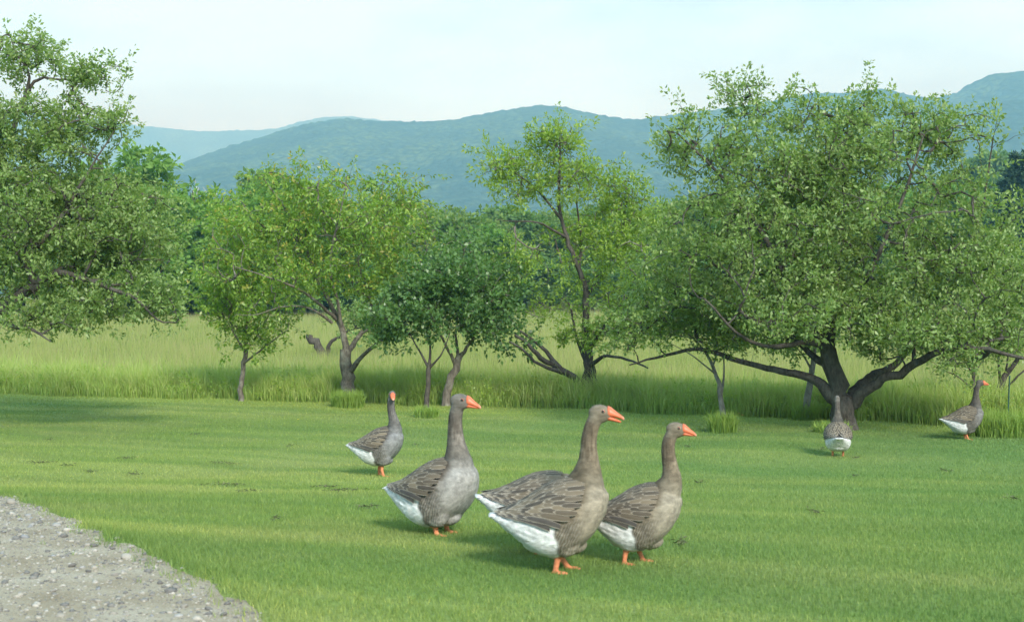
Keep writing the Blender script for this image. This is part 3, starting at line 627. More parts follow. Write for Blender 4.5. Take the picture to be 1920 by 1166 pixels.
# ------------------------------------------------------------------ woods beyond the meadow
def wood_proto(seed, H, Wd, n_cl, per, leaf, mat, bark, kind='round'):
    """returns (trunk mesh, crown mesh) in local metres, base at origin"""
    rng = np.random.default_rng(seed)
    if kind == 'conifer':
        t, F = tube(np.array([[0, 0, -.5], [.05, 0, H * .5], [0, 0, H]]), np.array([.22, .12, .02]), 7)
        C = []; A = []
        for z in np.arange(H * .1, H * .99, H * .035):
            r = Wd * .5 * (1 - z / H) ** .85 * rng.uniform(.8, 1.15); k = max(4, int(9 * r + 3))
            for q in range(k):
                a = rng.uniform(0, 6.28); 
                for f in (.35, .65, .95):
                    rr = r * f * rng.uniform(.85, 1.1); C.append([rr * math.cos(a), rr * math.sin(a), z - rr * .18 + rng.normal() * .1]); A.append([math.cos(a), math.sin(a), -.15])
        C = np.array(C); A = norm(np.array(A)); V, F2, ti = foliage(C, A, np.full(len(C), .7), per, leaf, .16, rng, 0, .2, .35)
        tm = fast_mesh('trunk', t, F, None, True)
    else:
        tr = [np.array([0, 0, -.6]), np.array([rng.normal() * .15, rng.normal() * .15, H * .25]), np.array([rng.normal() * .3, rng.normal() * .3, H * .5]), np.array([rng.normal() * .3, rng.normal() * .3, H * .9])]
        P = catmull(tr, 14); R = np.linspace(.20, .03, 14) * H / 10
        L = [(P, R)]
        for q in range(6):
            i = rng.integers(3, 11); a = rng.uniform(0, 6.28); l = Wd * .42 * rng.uniform(.6, 1)
            e = P[i] + np.array([math.cos(a) * l, math.sin(a) * l, H * rng.uniform(.12, .3)])
            L.append((catmull([P[i], (P[i] * .5 + e * .5) + np.array([0, 0, -.2]), e], 8), np.linspace(R[i] * .6, .02, 8)))
        lob = [(np.array([0, 0, H * .56]), np.array([Wd * .42, Wd * .42, H * .40]), 3.)]
        for q in range(9):
            a = rng.uniform(0, 6.28); r = Wd * .3 * rng.uniform(.5, 1.1); z = H * rng.uniform(.15, .92)
            if z > H * .8: r *= .5
            lob.append((np.array([r * math.cos(a), r * math.sin(a), z]), np.array([Wd * .2, Wd * .2, H * .12]) * rng.uniform(.7, 1.3), 1.))
        w = np.array([l[2] for l in lob]); pk = rng.choice(len(lob), n_cl, p=w / w.sum())
        C = np.array([lob[i][0] + norm(rng.normal(size=3)) * rng.random() ** .4 * lob[i][1] for i in pk]); C = C[C[:, 2] > .6]
        bag, ax = grow(L, C, rng, seg=.6, jit=.12, rtip=.010)
        for p, r in L: bag.add(*tube(p, r, 7))
        tm = bag.mesh('trunk')
        V, F2, ti = foliage(C, norm(ax + np.array([0, 0, .4]) + rng.normal(size=ax.shape) * .4), np.full(len(C), .9), per, leaf, .34, rng, 0, .15, .6)
    tm.materials.append(bark); cm = fast_mesh('crown', V, F2); cm.materials.append(mat); return tm, cm


protos = {
    'maple': [wood_proto(100 + q, 10, 8.0, 520, 22, .46, LEAF_WOOD_A, BARK) for q in range(3)],
    'dark': [wood_proto(110 + q, 10, 7.0, 520, 22, .46, LEAF_WOOD_B, BARK) for q in range(2)],
    'olive': [wood_proto(120 + q, 10, 6.5, 360, 20, .42, LEAF_WOOD_C, BARK_PALE) for q in range(2)],
    'conifer': [wood_proto(130, 10, 4.2, 0, 13, .30, LEAF_CONIFER, BARK, 'conifer')],
}
wood_names = {'maple': ('maple_tree', 'bright green bushy tree in the wood beyond the meadow'), 'dark': ('woodland_tree', 'dark green tree in the wood beyond the meadow'),
              'olive': ('woodland_tree', 'thin olive green tree in the wood beyond the meadow'), 'conifer': ('spruce_tree', 'dark pointed spruce rising from the wood beyond the meadow')}
def zone(px):
    for lim, s in [(120, 'behind the edge apple tree'), (330, 'beside the edge apple crown'), (450, 'round the white birch snags'), (620, 'behind the cherry crown'), (760, 'showing past the cherry crown'), (860, 'rising over the plum trees'), (960, 'between plum and half-bare tree'), (1110, 'seen through the half-bare tree'), (1240, 'between half-bare and big apple'), (1450, 'behind the small sapling'), (1650, 'behind the big apple trunk'), (1820, 'towards the multi-stemmed fruit tree'), (9999, 'beside the pointed spruce')]:
        if px < lim: return s
def wood_tree(kind, px, top_py, Y, wide=1.0, q=None):
    tm, cm = protos[kind][(q if q is not None else RNG.integers(0, 9)) % len(protos[kind])]
    X = (px - 960) * Y / FPX; z0 = float(gz(X, Y)); H = CAM_Z - (top_py - 583) * Y / FPX - z0
    nm, lb = wood_names[kind]
    r = empty(nm, (X, Y, z0)); tag(r, ('low ' if wide > 2 else 'broad ' if wide > 1.05 else '') + lb.split(' in the wood')[0] + (' in the front of the wood, ' if Y < 112 else ' in the far wood, ' if Y < 127 else ' deep in the wood, ' if Y < 200 else ' on the hazy slope, ') + zone(px) if kind != 'conifer' else lb, 'tree', kind.replace('dark', 'dark woodland').replace('olive', 'olive woodland').replace('maple', 'bright woodland') + ' trees')
    s = H / 10.0; r.scale = (s * wide, s * wide, s); r.rotation_euler = (0, 0, RNG.uniform(0, 6.28))
    link('trunk', tm, None, r); link('crown', cm, None, r, 'stuff')
for a in [('maple', 250, 300, 92), ('maple', 310, 318, 98), ('maple', 360, 330, 95), ('maple', 425, 338, 100), ('maple', 185, 330, 96), ('maple', 110, 360, 95), ('maple', 480, 350, 104), ('maple', 40, 340, 100), ('maple', -60, 330, 98),
          ('dark', 505, 330, 125), ('dark', 555, 360, 115), ('dark', 610, 372, 120), ('maple', 670, 385, 118), ('olive', 720, 372, 128), ('olive', 775, 365, 125, 1.1), ('olive', 830, 372, 130, 1.1), ('olive', 885, 385, 128, 1.1), ('olive', 935, 400, 124), ('dark', 985, 420, 135, 1.2), ('dark', 1040, 425, 140, 1.3), ('dark', 1100, 415, 138, 1.3), ('dark', 1160, 405, 140, 1.3), ('maple', 1220, 395, 130),
          ('dark', 1280, 380, 140), ('dark', 1340, 370, 142), ('maple', 1400, 365, 135), ('dark', 1460, 360, 140), ('dark', 1530, 350, 145), ('dark', 1600, 345, 145), ('maple', 1670, 350, 138), ('dark', 1740, 335, 148), ('maple', 1805, 345, 140), ('dark', 1860, 340, 150), ('conifer', 1908, 285, 130, 1.3), ('dark', 1965, 330, 145), ('maple', 2030, 330, 140), ('dark', 2110, 335, 146), ('maple', 2200, 340, 142), ('maple', -150, 335, 100, 1.2), ('dark', -240, 345, 104, 1.2), ('maple', -340, 340, 102, 1.2),
          ('dark', 700, 425, 112, 1.2), ('dark', 850, 455, 118, 1.3), ('dark', 1000, 470, 126, 1.3), ('dark', 1080, 470, 128, 1.3), ('dark', 930, 460, 122, 1.2), ('maple', 580, 425, 105, 1.2), ('dark', 1190, 460, 128, 1.2), ('olive', 800, 400, 122, 1.3), ('olive', 860, 405, 121, 1.3), ('maple', 905, 425, 119, 1.2), ('dark', 960, 395, 136, 1.3), ('olive', 1015, 400, 142, 1.3), ('dark', 1130, 390, 143, 1.3), ('olive', 1070, 395, 146, 1.3), ('maple', 330, 370, 90, 1.2), ('maple', 440, 385, 92, 1.3), ('maple', 270, 380, 88, 1.2), ('maple', 210, 400, 90, 1.3), ('maple', 520, 395, 98, 1.3), ('maple', 640, 420, 104, 1.3)] + [('dark', x_, 480 + (i_ % 4) * 7, 108 + (i_ * 7) % 17, 2.2) for i_, x_ in enumerate(range(180, 1900, 62))]:
    wood_tree(*a)
# farther trees showing blue over the wood at the right
for px, tp, Y in [(1850, 296, 260), (1880, 300, 255), (1820, 322, 270), (1790, 330, 265), (1930, 300, 262)]: wood_tree('dark', px, tp, Y, .8)
# white dead birch snags
def snag(px, base_py, top_py, Y, seed, label):
    rng = np.random.default_rng(seed); bag = Bag()
    b = at(px, base_py, Y); zg = float(gz(b[0], b[1])); H = CAM_Z - (top_py - 583) * Y / FPX - zg
    root = empty('dead_birch', (b[0], Y, zg)); tag(root, label, 'dead tree')
    P = catmull([[0, 0, -.3], [.1, 0, H * .4], [-.1, .1, H * .75], [.15, 0, H]], 14); link('trunk', (lambda vf: fast_mesh('trunk', *vf, None, True))(tube(P, np.linspace(.08, .03, 14), 7)), BARK_DEAD, root)
    for q in range(9):
        i = rng.integers(6, 13); a = rng.uniform(0, 6.28); l = rng.uniform(.5, 1.4)
        e = P[i] + np.array([math.cos(a) * l * .6, math.sin(a) * l * .6, l])
        bag.add(*tube(catmull([P[i], P[i] * .5 + e * .5 + rng.normal(size=3) * .1, e], 6), np.linspace(.035, .014, 6), 5))
    link('branches', bag.mesh('branches'), BARK_DEAD, root, 'stuff')
snag(366, 500, 356, 99, 3, 'white dead birch snag, the shorter one among bright trees')
snag(402, 500, 362, 100, 4, 'white dead birch snag with a forked bare top among bright trees')

# ------------------------------------------------------------------ mountains and haze
def ridge(name, prof, Yr, front, back, mat, seed, amp, nxm=360, nym=130):
    rng = np.random.default_rng(seed); px = np.array([p[0] for p in prof], float); py = np.array([p[1] for p in prof], float)
    xs = np.linspace((px[0] - 960) * Yr / FPX, (px[-1] - 960) * Yr / FPX, nxm)
    pc = np.interp(xs * FPX / Yr + 960, px, py); ker = np.hanning(9); ker /= ker.sum(); pc = np.convolve(np.pad(pc, 4, 'edge'), ker, 'valid')
    Hc = CAM_Z - (pc - 583) * Yr / FPX
    t = np.linspace(0, 1, nym); Yv = (Yr - front) + t * (front + back); X, Y = np.meshgrid(xs, Yv)
    u = np.where(Y < Yr, (Y - (Yr - front)) / front, 1 - (Y - Yr) / back)
    prof_u = np.where(Y < Yr, .25 * u + .75 * u ** 1.5, smooth(0, 1, u))
    Z = Hc[None, :] * prof_u
    for k_ in range(10):
        f = rng.uniform(.6, 1) * 2 ** (k_ * .55) * 2 * math.pi / 900; a = rng.uniform(0, 6.28); 
        Z += amp * 2 ** (-k_ * .5) * np.sin(f * (X * math.cos(a) + Y * math.sin(a)) + rng.uniform(0, 6.28)) * (u * (1 - u) * 2.2)
    Z += rng.normal(size=Z.shape) * amp * .05 * np.clip(u * 3, 0, 1)
    base_i = (np.arange(nym - 1)[:, None] * nxm + np.arange(nxm - 1)[None]).ravel()
    me = fast_mesh(name, np.stack([X, Y, Z - 2], -1).reshape(-1, 3), np.stack([base_i, base_i + 1, base_i + nxm + 1, base_i + nxm], -1), None, True)
    return link(name, me, mat, None, 'structure')
fm = M('mountain_forest'); f1 = fm.n('ShaderNodeTexVoronoi'); f1.inputs['Scale'].default_value = .085; fm.l(fm.coord(), f1.inputs['Vector'])
f2 = fm.noise(fm.coord(), .006, 5, .6)
fcol = fm.ramp(f1.outputs['Distance'], [(0, (.12, .19, .05)), (.7, (.022, .045, .016))])
fcol = fm.mix(fm.ramp(f2, [(.42, (0, 0, 0)), (.58, (.75, .75, .75))]), fcol, (.016, .036, .018))
FOREST = fm.pbr(fcol, .9, .05, fm.bump(fm.math('SUBTRACT', 1.0, f1.outputs['Distance']), .6, 7.0))
ridge('mountain', [(120, 420), (230, 355), (310, 316), (350, 300), (420, 275), (500, 251), (560, 232), (630, 219), (700, 224), (800, 226), (850, 222), (920, 208), (1000, 195), (1050, 196), (1110, 210), (1190, 222), (1250, 214), (1350, 201), (1430, 190), (1480, 180), (1540, 170), (1580, 173), (1650, 163), (1700, 174), (1745, 183), (1800, 172), (1830, 150), (1860, 136), (1920, 130), (2050, 126), (2250, 160), (2500, 230)], 2600, 1700, 700, FOREST, 5, 22)
ridge('foothill', [(1500, 420), (1600, 340), (1700, 262), (1760, 218), (1840, 190), (1920, 180), (2050, 190), (2300, 260)], 2150, 1000, 400, FOREST, 8, 14, 160, 90)
ridge('far_mountain', [(-500, 260), (-200, 215), (0, 205), (150, 218), (200, 225), (250, 234), (310, 238), (375, 245), (450, 243), (520, 240), (560, 227), (600, 219), (660, 216), (800, 235), (1000, 260), (1300, 330)], 5200, 2200, 900, FOREST, 6, 30, 260, 90)
hz = M('haze_air'); pv = hz.n('ShaderNodeVolumePrincipled'); pv.inputs['Color'].default_value = (.29, .72, 1.0, 1); pv.inputs['Absorption Color'].default_value = (1, 1, 1, 1); pv.inputs['Density'].default_value = 4.0e-4; pv.inputs['Anisotropy'].default_value = 0.0
hz.l(pv.outputs[0], hz.out.inputs['Volume'])
hx, y0, y1, z0, z1 = 4300, -80, 7000, -4, 800
HV = np.array([[x, y, z] for x in (-hx, hx) for y in (y0, y1) for z in (z0, z1)], float)
HF = np.array([[0, 1, 3, 2], [4, 6, 7, 5], [0, 4, 5, 1], [2, 3, 7, 6], [0, 2, 6, 4], [1, 5, 7, 3]])
link('haze', fast_mesh('haze', HV, HF), hz.m, None, 'stuff')

# ------------------------------------------------------------------ geese
TX = np.array([-.378, -.33, -.28, -.22, -.15, -.08, 0, .06, .12, .17, .21, .232])
TT = np.array([.286, .292, .303, .328, .368, .410, .440, .450, .452, .445, .425, .390])
TB = np.array([.270, .240, .200, .150, .100, .072, .073, .100, .150, .205, .278, .345])
TW = np.array([.046, .074, .102, .132, .160, .176, .182, .176, .158, .130, .088, .030])
def _cub(x, xs, ys):
    m = np.gradient(ys, xs); i = np.clip(np.searchsorted(xs, x) - 1, 0, len(xs) - 2)
    h = xs[i + 1] - xs[i]; t = np.clip((x - xs[i]) / h, 0, 1)
    return (2 * t ** 3 - 3 * t ** 2 + 1) * ys[i] + (t ** 3 - 2 * t ** 2 + t) * h * m[i] + (-2 * t ** 3 + 3 * t ** 2) * ys[i + 1] + (t ** 3 - t ** 2) * h * m[i + 1]
def tor(x): return _cub(x, TX, TT), _cub(x, TX, TB), _cub(x, TX, TW)
def tsurf(x, th, off=0.0):
    x = np.asarray(x, float); th = np.asarray(th, float)
    t, b, w = tor(np.clip(x, -.378, .235)); zc = (t + b) / 2; hz_ = (t - b) / 2
    c, s = np.cos(th), np.sin(th)
    return np.stack([x, (w + off) * np.sign(c) * np.abs(c) ** np.where(s < 0, .66, .9), zc + (hz_ + off) * np.sign(s) * np.abs(s) ** np.where(s < 0, .82, .95)], -1)
def loft(rings):
    """rings (n, k, 3) -> closed mesh faces as list of polygons"""
    n, k, _ = rings.shape; V = rings.reshape(-1, 3); F = []
    for i in range(n - 1):
        for j in range(k): F.append((i * k + j, i * k + (j + 1) % k, (i + 1) * k + (j + 1) % k, (i + 1) * k + j))
    F.append(tuple(range(k))[::-1]); F.append(tuple(range((n - 1) * k, n * k))); return V, F
class Shell:
    def __init__(s): s.V = []; s.F = []; s.n = 0
    def add(s, V, F):
        s.V.append(V); s.F += [tuple(i + s.n for i in f) for f in F]; s.n += len(V)
    def tube(s, P, R, k=14, flat=None):
        V, F = tube(P, R, k); n = len(P)
        s.add(V, [tuple(f) for f in F] + [tuple(range(k))[::-1], tuple(range((n - 1) * k, n * k))])
    def ell(s, c, r, rot=None):
        V, F = ico(3); V = V * np.array(r)
        if rot is not None: V = V @ rot.T
        s.add(V + np.array(c), [tuple(f) for f in F])
def rotz(a): c, s = math.cos(a), math.sin(a); return np.array([[c, -s, 0], [s, c, 0], [0, 0, 1.]])
def roty(a): c, s = math.cos(a), math.sin(a); return np.array([[c, 0, s], [0, 1, 0], [-s, 0, c]])

# plumage materials
pm = M('plumage'); pc = pm.attr('col', 'Color'); bar = pm.attr('bar'); nk = pm.attr('neck')
wv = pm.n('ShaderNodeTexWave', wave_type='BANDS', bands_direction='X'); wv.inputs['Scale'].default_value = 22; wv.inputs['Distortion'].default_value = 5.5; wv.inputs['Detail'].default_value = 2; wv.inputs['Detail Scale'].default_value = 2.0
pm.l(pm.coord((1, .4, .5), (0, math.radians(-22), 0)), wv.inputs['Vector'])
pcol = pm.mix(pm.math('MULTIPLY', pm.math('MULTIPLY', wv.outputs['Fac'], bar), .34), pc, (.40, .365, .31))
pn = pm.noise(pm.coord((1, 1, .16)), 55, 4, .6)
pcol = pm.mix(pm.math('MULTIPLY', nk, pm.ramp(pn, [(.40, (1, 1, 1)), (.60, (0, 0, 0))])), pcol, pm.mix(1.0, pcol, (.42, .40, .38), 'MULTIPLY'))
pf = pm.noise(pm.coord((.5, 1, 1)), 38, 5, .65); ps = pm.noise(pm.coord((1, 1, 1)), 9, 3)
pcol = pm.mix(1.0, pcol, pm.ramp(pf, [(.32, (.60, .60, .60)), (.68, (1.18, 1.18, 1.18))]), 'MULTIPLY')
pcol = pm.mix(1.0, pcol, pm.ramp(ps, [(.3, (.86, .86, .86)), (.7, (1.08, 1.08, 1.08))]), 'MULTIPLY')
PLUM_M = pm.pbr(pcol, .85, .15, pm.bump(pm.math('ADD', pf, pm.math('MULTIPLY', wv.outputs['Fac'], pm.math('MULTIPLY', bar, .6))), .55, .012))
ft = M('feather'); fe = ft.attr('edge'); fd = ft.attr('dark'); fo = ft.n('ShaderNodeObjectInfo'); fg = ft.n('ShaderNodeNewGeometry')
frnd = ft.math('FRACT', ft.math('ADD', fo.outputs['Random'], fg.outputs['Random Per Island']))
fb = ft.mix(fd, ft.ramp(frnd, [(0, (.026, .019, .011)), (.5, (.078, .057, .033)), (1, (.160, .120, .072))]), (.028, .026, .027))
fn_ = ft.noise(ft.coord((.3, 1, 1)), 80, 3)
fb = ft.mix(ft.math('MULTIPLY', fn_, .35), fb, (.20, .18, .155))
fcl = ft.mix(ft.ramp(fe, [(.25, (0, 0, 0)), (.95, (.7, .7, .7))]), fb, (.40, .345, .265))
FEATHER_M = ft.pbr(fcl, .8, .2)
wf = M('white_feather'); WHITE_M = wf.pbr(wf.mix(wf.noise(wf.coord(), 30, 4), (.60, .59, .55), (.34, .32, .28)), .85, .15)
bk = M('beak_horn'); BEAK_M = bk.pbr(bk.mix(bk.attr('edge'), bk.mix(bk.noise(bk.coord(), 45, 3), (.66, .16, .065), (.50, .115, .05)), (.72, .40, .28)), .42, .4)
ey = M('eye_gloss'); EYE_M = ey.pbr((.02, .012, .008), .12, .6)
er = M('eye_ring'); ERING_M = er.pbr((.42, .12, .06), .6, .3)

def feather_mesh(x0, th0, L, wd, off0, dark, aim=math.radians(60), edge=1.0):
    ns = 7; us = np.linspace(0, 1, ns); prof = np.interp(us, [0, .15, .5, .8, .93, 1], [.55, .85, 1, .86, .55, .12])
    cr = np.array([-1, -.72, 0, .72, 1.]); V = []; E = []
    for u, p in zip(us, prof):
        x = x0 - L * u; th = th0 + (aim - th0) * min(1, L * u / (x0 + .40)) * .85
        t, b, w = tor(np.clip(x, -.378, .235)); arc = max(.05, (t - b + 2 * w) / 4)
        tt = th + cr * (wd / 2 * p / arc)
        lift = off0 + .005 * u - .002 * np.abs(cr) + .003 * math.sin(u * 3.1)
        V.append(tsurf(np.full(5, x), tt, lift)); E.append(np.maximum(np.abs(cr) ** 5 * edge, np.full(5, smooth(.86, 1.0, u) * edge)))
    V = np.array(V).reshape(-1, 3); i, j = np.meshgrid(np.arange(ns - 1), np.arange(4), indexing='ij'); b = (i * 5 + j).ravel()
    return fast_mesh('feather', V, np.stack([b, b + 1, b + 6, b + 5], -1), {'edge': np.array(E).ravel(), 'dark': np.full(len(V), dark)}, True)
def th_low(x): return np.radians(np.interp(x, [-.30, -.2, -.135, -.07, .02, .08, .12], [48, 26, 10, 0, 0, 10, 22]))
WING = []
_wr = np.random.default_rng(77)
for q in range(6):     # primaries, dark and long
    WING.append(feather_mesh(-.05 - .01 * q, math.radians(8 + 8 * q), .285 - .012 * q, .032, .006 + .002 * q, .95, math.radians(52 + 6 * q), .5))
rows = [-.135, -.10, -.065, -.03, .005, .04, .075, .105]
for r_i, x0 in enumerate(rows):
    lo_t, hi_t = float(th_low(x0)), math.radians(88); L = np.interp(x0, [-.135, .0, .105], [.20, .175, .10]); wd = np.interp(x0, [-.135, .105], [.036, .026])
    k = int(round((hi_t - lo_t) / np.interp(x0, [-.135, .105], [.165, .16])))
    for q in range(k + 1):
        th = lo_t + (hi_t - lo_t) * (q + .5 * (r_i % 2) * .8) / k
        if th > math.radians(93): continue
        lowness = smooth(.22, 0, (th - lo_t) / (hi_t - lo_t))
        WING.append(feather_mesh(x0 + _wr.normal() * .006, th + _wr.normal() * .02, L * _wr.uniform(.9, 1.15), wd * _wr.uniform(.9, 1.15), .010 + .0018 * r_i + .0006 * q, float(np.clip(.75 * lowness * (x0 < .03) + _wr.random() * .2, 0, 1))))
for m_e in WING: m_e.materials.append(FEATHER_M)
def mirrored(me):
    c = me.copy(); n = len(c.vertices); co = np.empty(n * 3, np.float32); c.vertices.foreach_get('co', co); co[1::3] *= -1; c.vertices.foreach_set('co', co); c.update(); return c
WING_R = [mirrored(m) for m in WING]
def joined(mes, name):
    Vs, Fs, E, D = [], [], [], []; n = 0
    for m in mes:
        k = len(m.vertices); co = np.empty(k * 3, np.float32); m.vertices.foreach_get('co', co); Vs.append(co.reshape(-1, 3))
        f = np.empty(len(m.polygons) * 4, np.int32); m.polygons.foreach_get('vertices', f); Fs.append(f.reshape(-1, 4) + n)
        e = np.empty(k, np.float32); m.attributes['edge'].data.foreach_get('value', e); E.append(e); d = np.empty(k, np.float32); m.attributes['dark'].data.foreach_get('value', d); D.append(d); n += k
    me = fast_mesh(name, np.vstack(Vs), np.vstack(Fs), {'edge': np.concatenate(E), 'dark': np.concatenate(D)}, True); me.materials.append(FEATHER_M); return me
WJ, WJ_R = joined(WING, 'wing'), joined(WING_R, 'wing')
TAILF = []
for q in range(7):
    a = (q - 3) * .09; us = np.linspace(0, 1, 6); pr = np.interp(us, [0, .4, .85, 1], [.7, 1, .7, .15]) * .017
    c = np.stack([-.27 - .108 * us * math.cos(a), .009 * (q - 3) + .108 * us * math.sin(a), .292 - .012 * us - .002 * abs(q - 3)], -1)
    sd = np.array([math.sin(a), math.cos(a), 0]); V = np.stack([c - sd * pr[:, None], c + np.array([0, 0, .003]), c + sd * pr[:, None]], 1).reshape(-1, 3)
    i, j = np.meshgrid(np.arange(5), np.arange(2), indexing='ij'); b = (i * 3 + j).ravel()
    me = fast_mesh('tail_feather', V, np.stack([b, b + 1, b + 4, b + 3], -1), None, True); me.materials.append(WHITE_M); TAILF.append(me)

def beak_meshes(open_a):
    def part(secs):
        R = []
        for s_, zc_, w_, ht, hb in secs:
            a = np.arange(12) * 2 * math.pi / 12; z = np.where(np.sin(a) > 0, ht * 1.5, hb * 1.45) * np.sin(a); s_ = .036 + (s_ - .036) * .9; w_ = w_ * 1.08
            R.append(np.stack([np.full(12, s_), w_ * np.cos(a), zc_ + z], -1))
        return loft(np.array(R))
    U, FU = part([(.036, .004, .026, .026, .018), (.055, .002, .0255, .023, .012), (.075, -.002, .0235, .017, .009), (.095, -.007, .021, .012, .006), (.115, -.012, .0175, .008, .005), (.128, -.017, .012, .006, .006), (.134, -.020, .005, .004, .004)])
    Lw, FL = part([(.036, -.016, .021, .008, .012), (.06, -.017, .019, .007, .009), (.085, -.018, .0165, .005, .007), (.108, -.0195, .013, .004, .005), (.120, -.021, .006, .003, .003)])
    if open_a:
        Lw = (Lw - [.036, 0, -.016]) @ roty(open_a).T + [.036, 0, -.016]
    return (U, FU), (Lw, FL)
def poly_mesh(name, V, F, mat, attrs=None):
    me = bpy.data.meshes.new(name); me.from_pydata([tuple(v) for v in V], [], F); me.materials.append(mat)
    me.polygons.foreach_set('use_smooth', np.ones(len(F), bool))
    for n, a in (attrs or {}).items():
        x = me.attributes.new(n, 'FLOAT', 'POINT'); x.data.foreach_set('value', np.asarray(a, np.float32))
    me.update(); return me
EV, EF = ico(2)

def goose(label, px, py, height_px, yaw, neck, head, hyaw=0., hpitch=0., legs=((0., 0.), (0., 0.)), dz=0., chest=(.33, .30, .25), tone=1.0, grey=0.0, near=True, open_beak=0., vox=.0062, top=.856, tilt=0.):
    g0 = ground_hit(px, py); sc = height_px * g0[1] / FPX / top
    root = empty('goose', (g0[0], g0[1], g0[2] + .005)); root.scale = (sc,) * 3; root.rotation_euler = (0, math.radians(tilt), math.radians(yaw)); dz += .012
    tag(root, label, 'goose', 'geese grazing on the lawn')
    sh = Shell(); off = np.array([0, 0, dz])
    xs = np.concatenate([[-.378, -.37, -.355], np.linspace(-.34, .215, 34), [.226, .233, .2355]])
    th = np.arange(28) * 2 * math.pi / 28
    rings = np.array([tsurf(np.full(28, x), th) for x in xs]); V, F = loft(rings); sh.add(V + off, F)
    sh.ell(np.array([.140, 0, .335]) + off, (.088, .108, .110)); sh.ell(np.array([.025, 0, .130]) + off, (.10, .09, .052))   # crop and keel
    sh.ell(np.array([-.075, 0, .135]) + off, (.13, .115, .055))
    nk_ = np.array(neck, float); NP = catmull(np.stack([nk_[:, 0], nk_[:, 3] if nk_.shape[1] > 3 else 0 * nk_[:, 0], nk_[:, 1] + dz], -1), 26); NR = np.interp(np.linspace(0, 1, 26), np.linspace(0, 1, len(nk_)), nk_[:, 2]) * np.interp(np.linspace(0, 1, 26), [.2, .45, 1], [1, .93, .93])
    sh.tube(NP, NR, 18)
    HR = rotz(math.radians(hyaw)) @ roty(math.radians(hpitch)); Hc = np.array([head[0], head[2] if len(head) > 2 else 0, head[1] + dz])
    sh.ell(Hc, (.060, .038, .046), HR); sh.ell(Hc + HR @ np.array([.022, 0, -.004]), (.044, .029, .035), HR); sh.ell(Hc + HR @ np.array([.0, 0, -.016]), (.045, .034, .034), HR)
    leg_ax = []
    for sgn, (hx_, fx) in zip((1, -1), legs):
        y = .072 * sgn
        sh.ell(np.array([.01 + hx_, .095 * sgn, .165]) + off, (.085, .055, .085))
        A = np.array([[.0 + hx_, y, .16 + dz], [-.008 + hx_, y, .105 + dz * .6], [-.012 + hx_ * .6 + fx * .4, y, .068], [fx, y, .014]])
        sh.tube(A, np.array([.028, .022, .0165, .014]), 12); leg_ax.append(A)
        for t_a in (-.42, 0, .42):
            d = np.array([math.cos(t_a), math.sin(t_a), 0]); sh.tube(np.array([[fx, y, .012], [fx, y, .010] + d * .04, [fx, y, .006] + d * .066]), np.array([.009, .008, .006]), 8)
        sh.ell((fx + .036, y, .007), (.036, .026, .0055)); sh.tube(np.array([[fx, y, .012], [fx - .022, y, .008]]), np.array([.008, .006]), 8)
    tmp = bpy.data.meshes.new('body_src'); tmp.from_pydata([tuple(v) for v in np.vstack(sh.V)], [], sh.F)
    to = bpy.data.objects.new('body_src', tmp); COL.objects.link(to)
    md = to.modifiers.new('r', 'REMESH'); md.mode = 'VOXEL'; md.voxel_size = vox
    ms = to.modifiers.new('s', 'SMOOTH'); ms.factor = .5; ms.iterations = 5
    dg = bpy.context.evaluated_depsgraph_get(); me = bpy.data.meshes.new_from_object(to.evaluated_get(dg)); bpy.data.objects.remove(to); bpy.data.meshes.remove(tmp)
    me.name = 'body'; n = len(me.vertices); co = np.empty(n * 3, np.float32); me.vertices.foreach_get('co', co); v = co.reshape(-1, 3).astype(float)
    # feathery unevenness of the trunk
    x, y, z = v[:, 0], v[:, 1], v[:, 2] - dz
    t, b, w = tor(np.clip(x, -.378, .235)); f = (z - b) / np.maximum(t - b, .01)
    BR = np.array([.10, .080, .052]) * tone; FL = np.array([.160, .132, .090]) * tone; CH = np.array(chest); WH = np.array([.64, .63, .60])
    def mixc(c, d, m): return c * (1 - m[:, None]) + np.asarray(d) * m[:, None]
    c = np.tile(FL, (n, 1))
    c = mixc(c, BR, smooth(.62, .78, f) * smooth(.15, .09, x))
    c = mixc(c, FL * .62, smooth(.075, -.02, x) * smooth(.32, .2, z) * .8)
    c = mixc(c, CH, smooth(.04, .16, x) * np.where(z > .36, smooth(.52, .36, z) * smooth(.08, .17, x), np.maximum(smooth(.95, .6, f), smooth(.14, .18, x))) * .9)
    c = mixc(c, CH * 1.0, smooth(.16, .09, z) * smooth(-.02, .05, x) * .7)
    wl = .245 + np.clip(-.015 - x, 0, 1) * .16 + .008 * np.sin(x * 60) * np.sin(z * 50)
    whm = smooth(.004, -.010, z - wl) * smooth(-.012, -.034, x + (z - .15) * .18 + .006 * np.sin(z * 70))
    whm = np.maximum(whm, smooth(.115, .098, z) * smooth(.055, .02, x) * (np.abs(y) < .085))
    c = mixc(c, WH, whm)
    c = mixc(c, WH * .8, smooth(-.352, -.366, x))
    bar_a = (1 - whm) * smooth(.58, .42, f) * smooth(.13, .06, x) * smooth(-.05, -.02, x) + .06 * smooth(.10, .16, x) * smooth(.7, .5, f)
    dN = np.linalg.norm(v[:, None, :] - NP[None], axis=2); ni = dN.argmin(1); u = ni / 25.0; dn = dN.min(1)
    hd = np.linalg.norm((v - Hc) @ HR / np.array([.075, .05, .062]), axis=1)
    isn = ((dn < NR[ni] * 1.25 + .006) & (z > .40) & (u > .12)) | (hd < 1.15)
    nm = np.where(u > .12, smooth(.2, .62, u), 0) * smooth(1.6, 1.15, dn / NR[ni]); nm = np.maximum(nm, (hd < 1.15) * 1.0)
    front = np.clip((v[:, 0] - NP[ni, 0]) / np.maximum(NR[ni], .01), -1, 1)
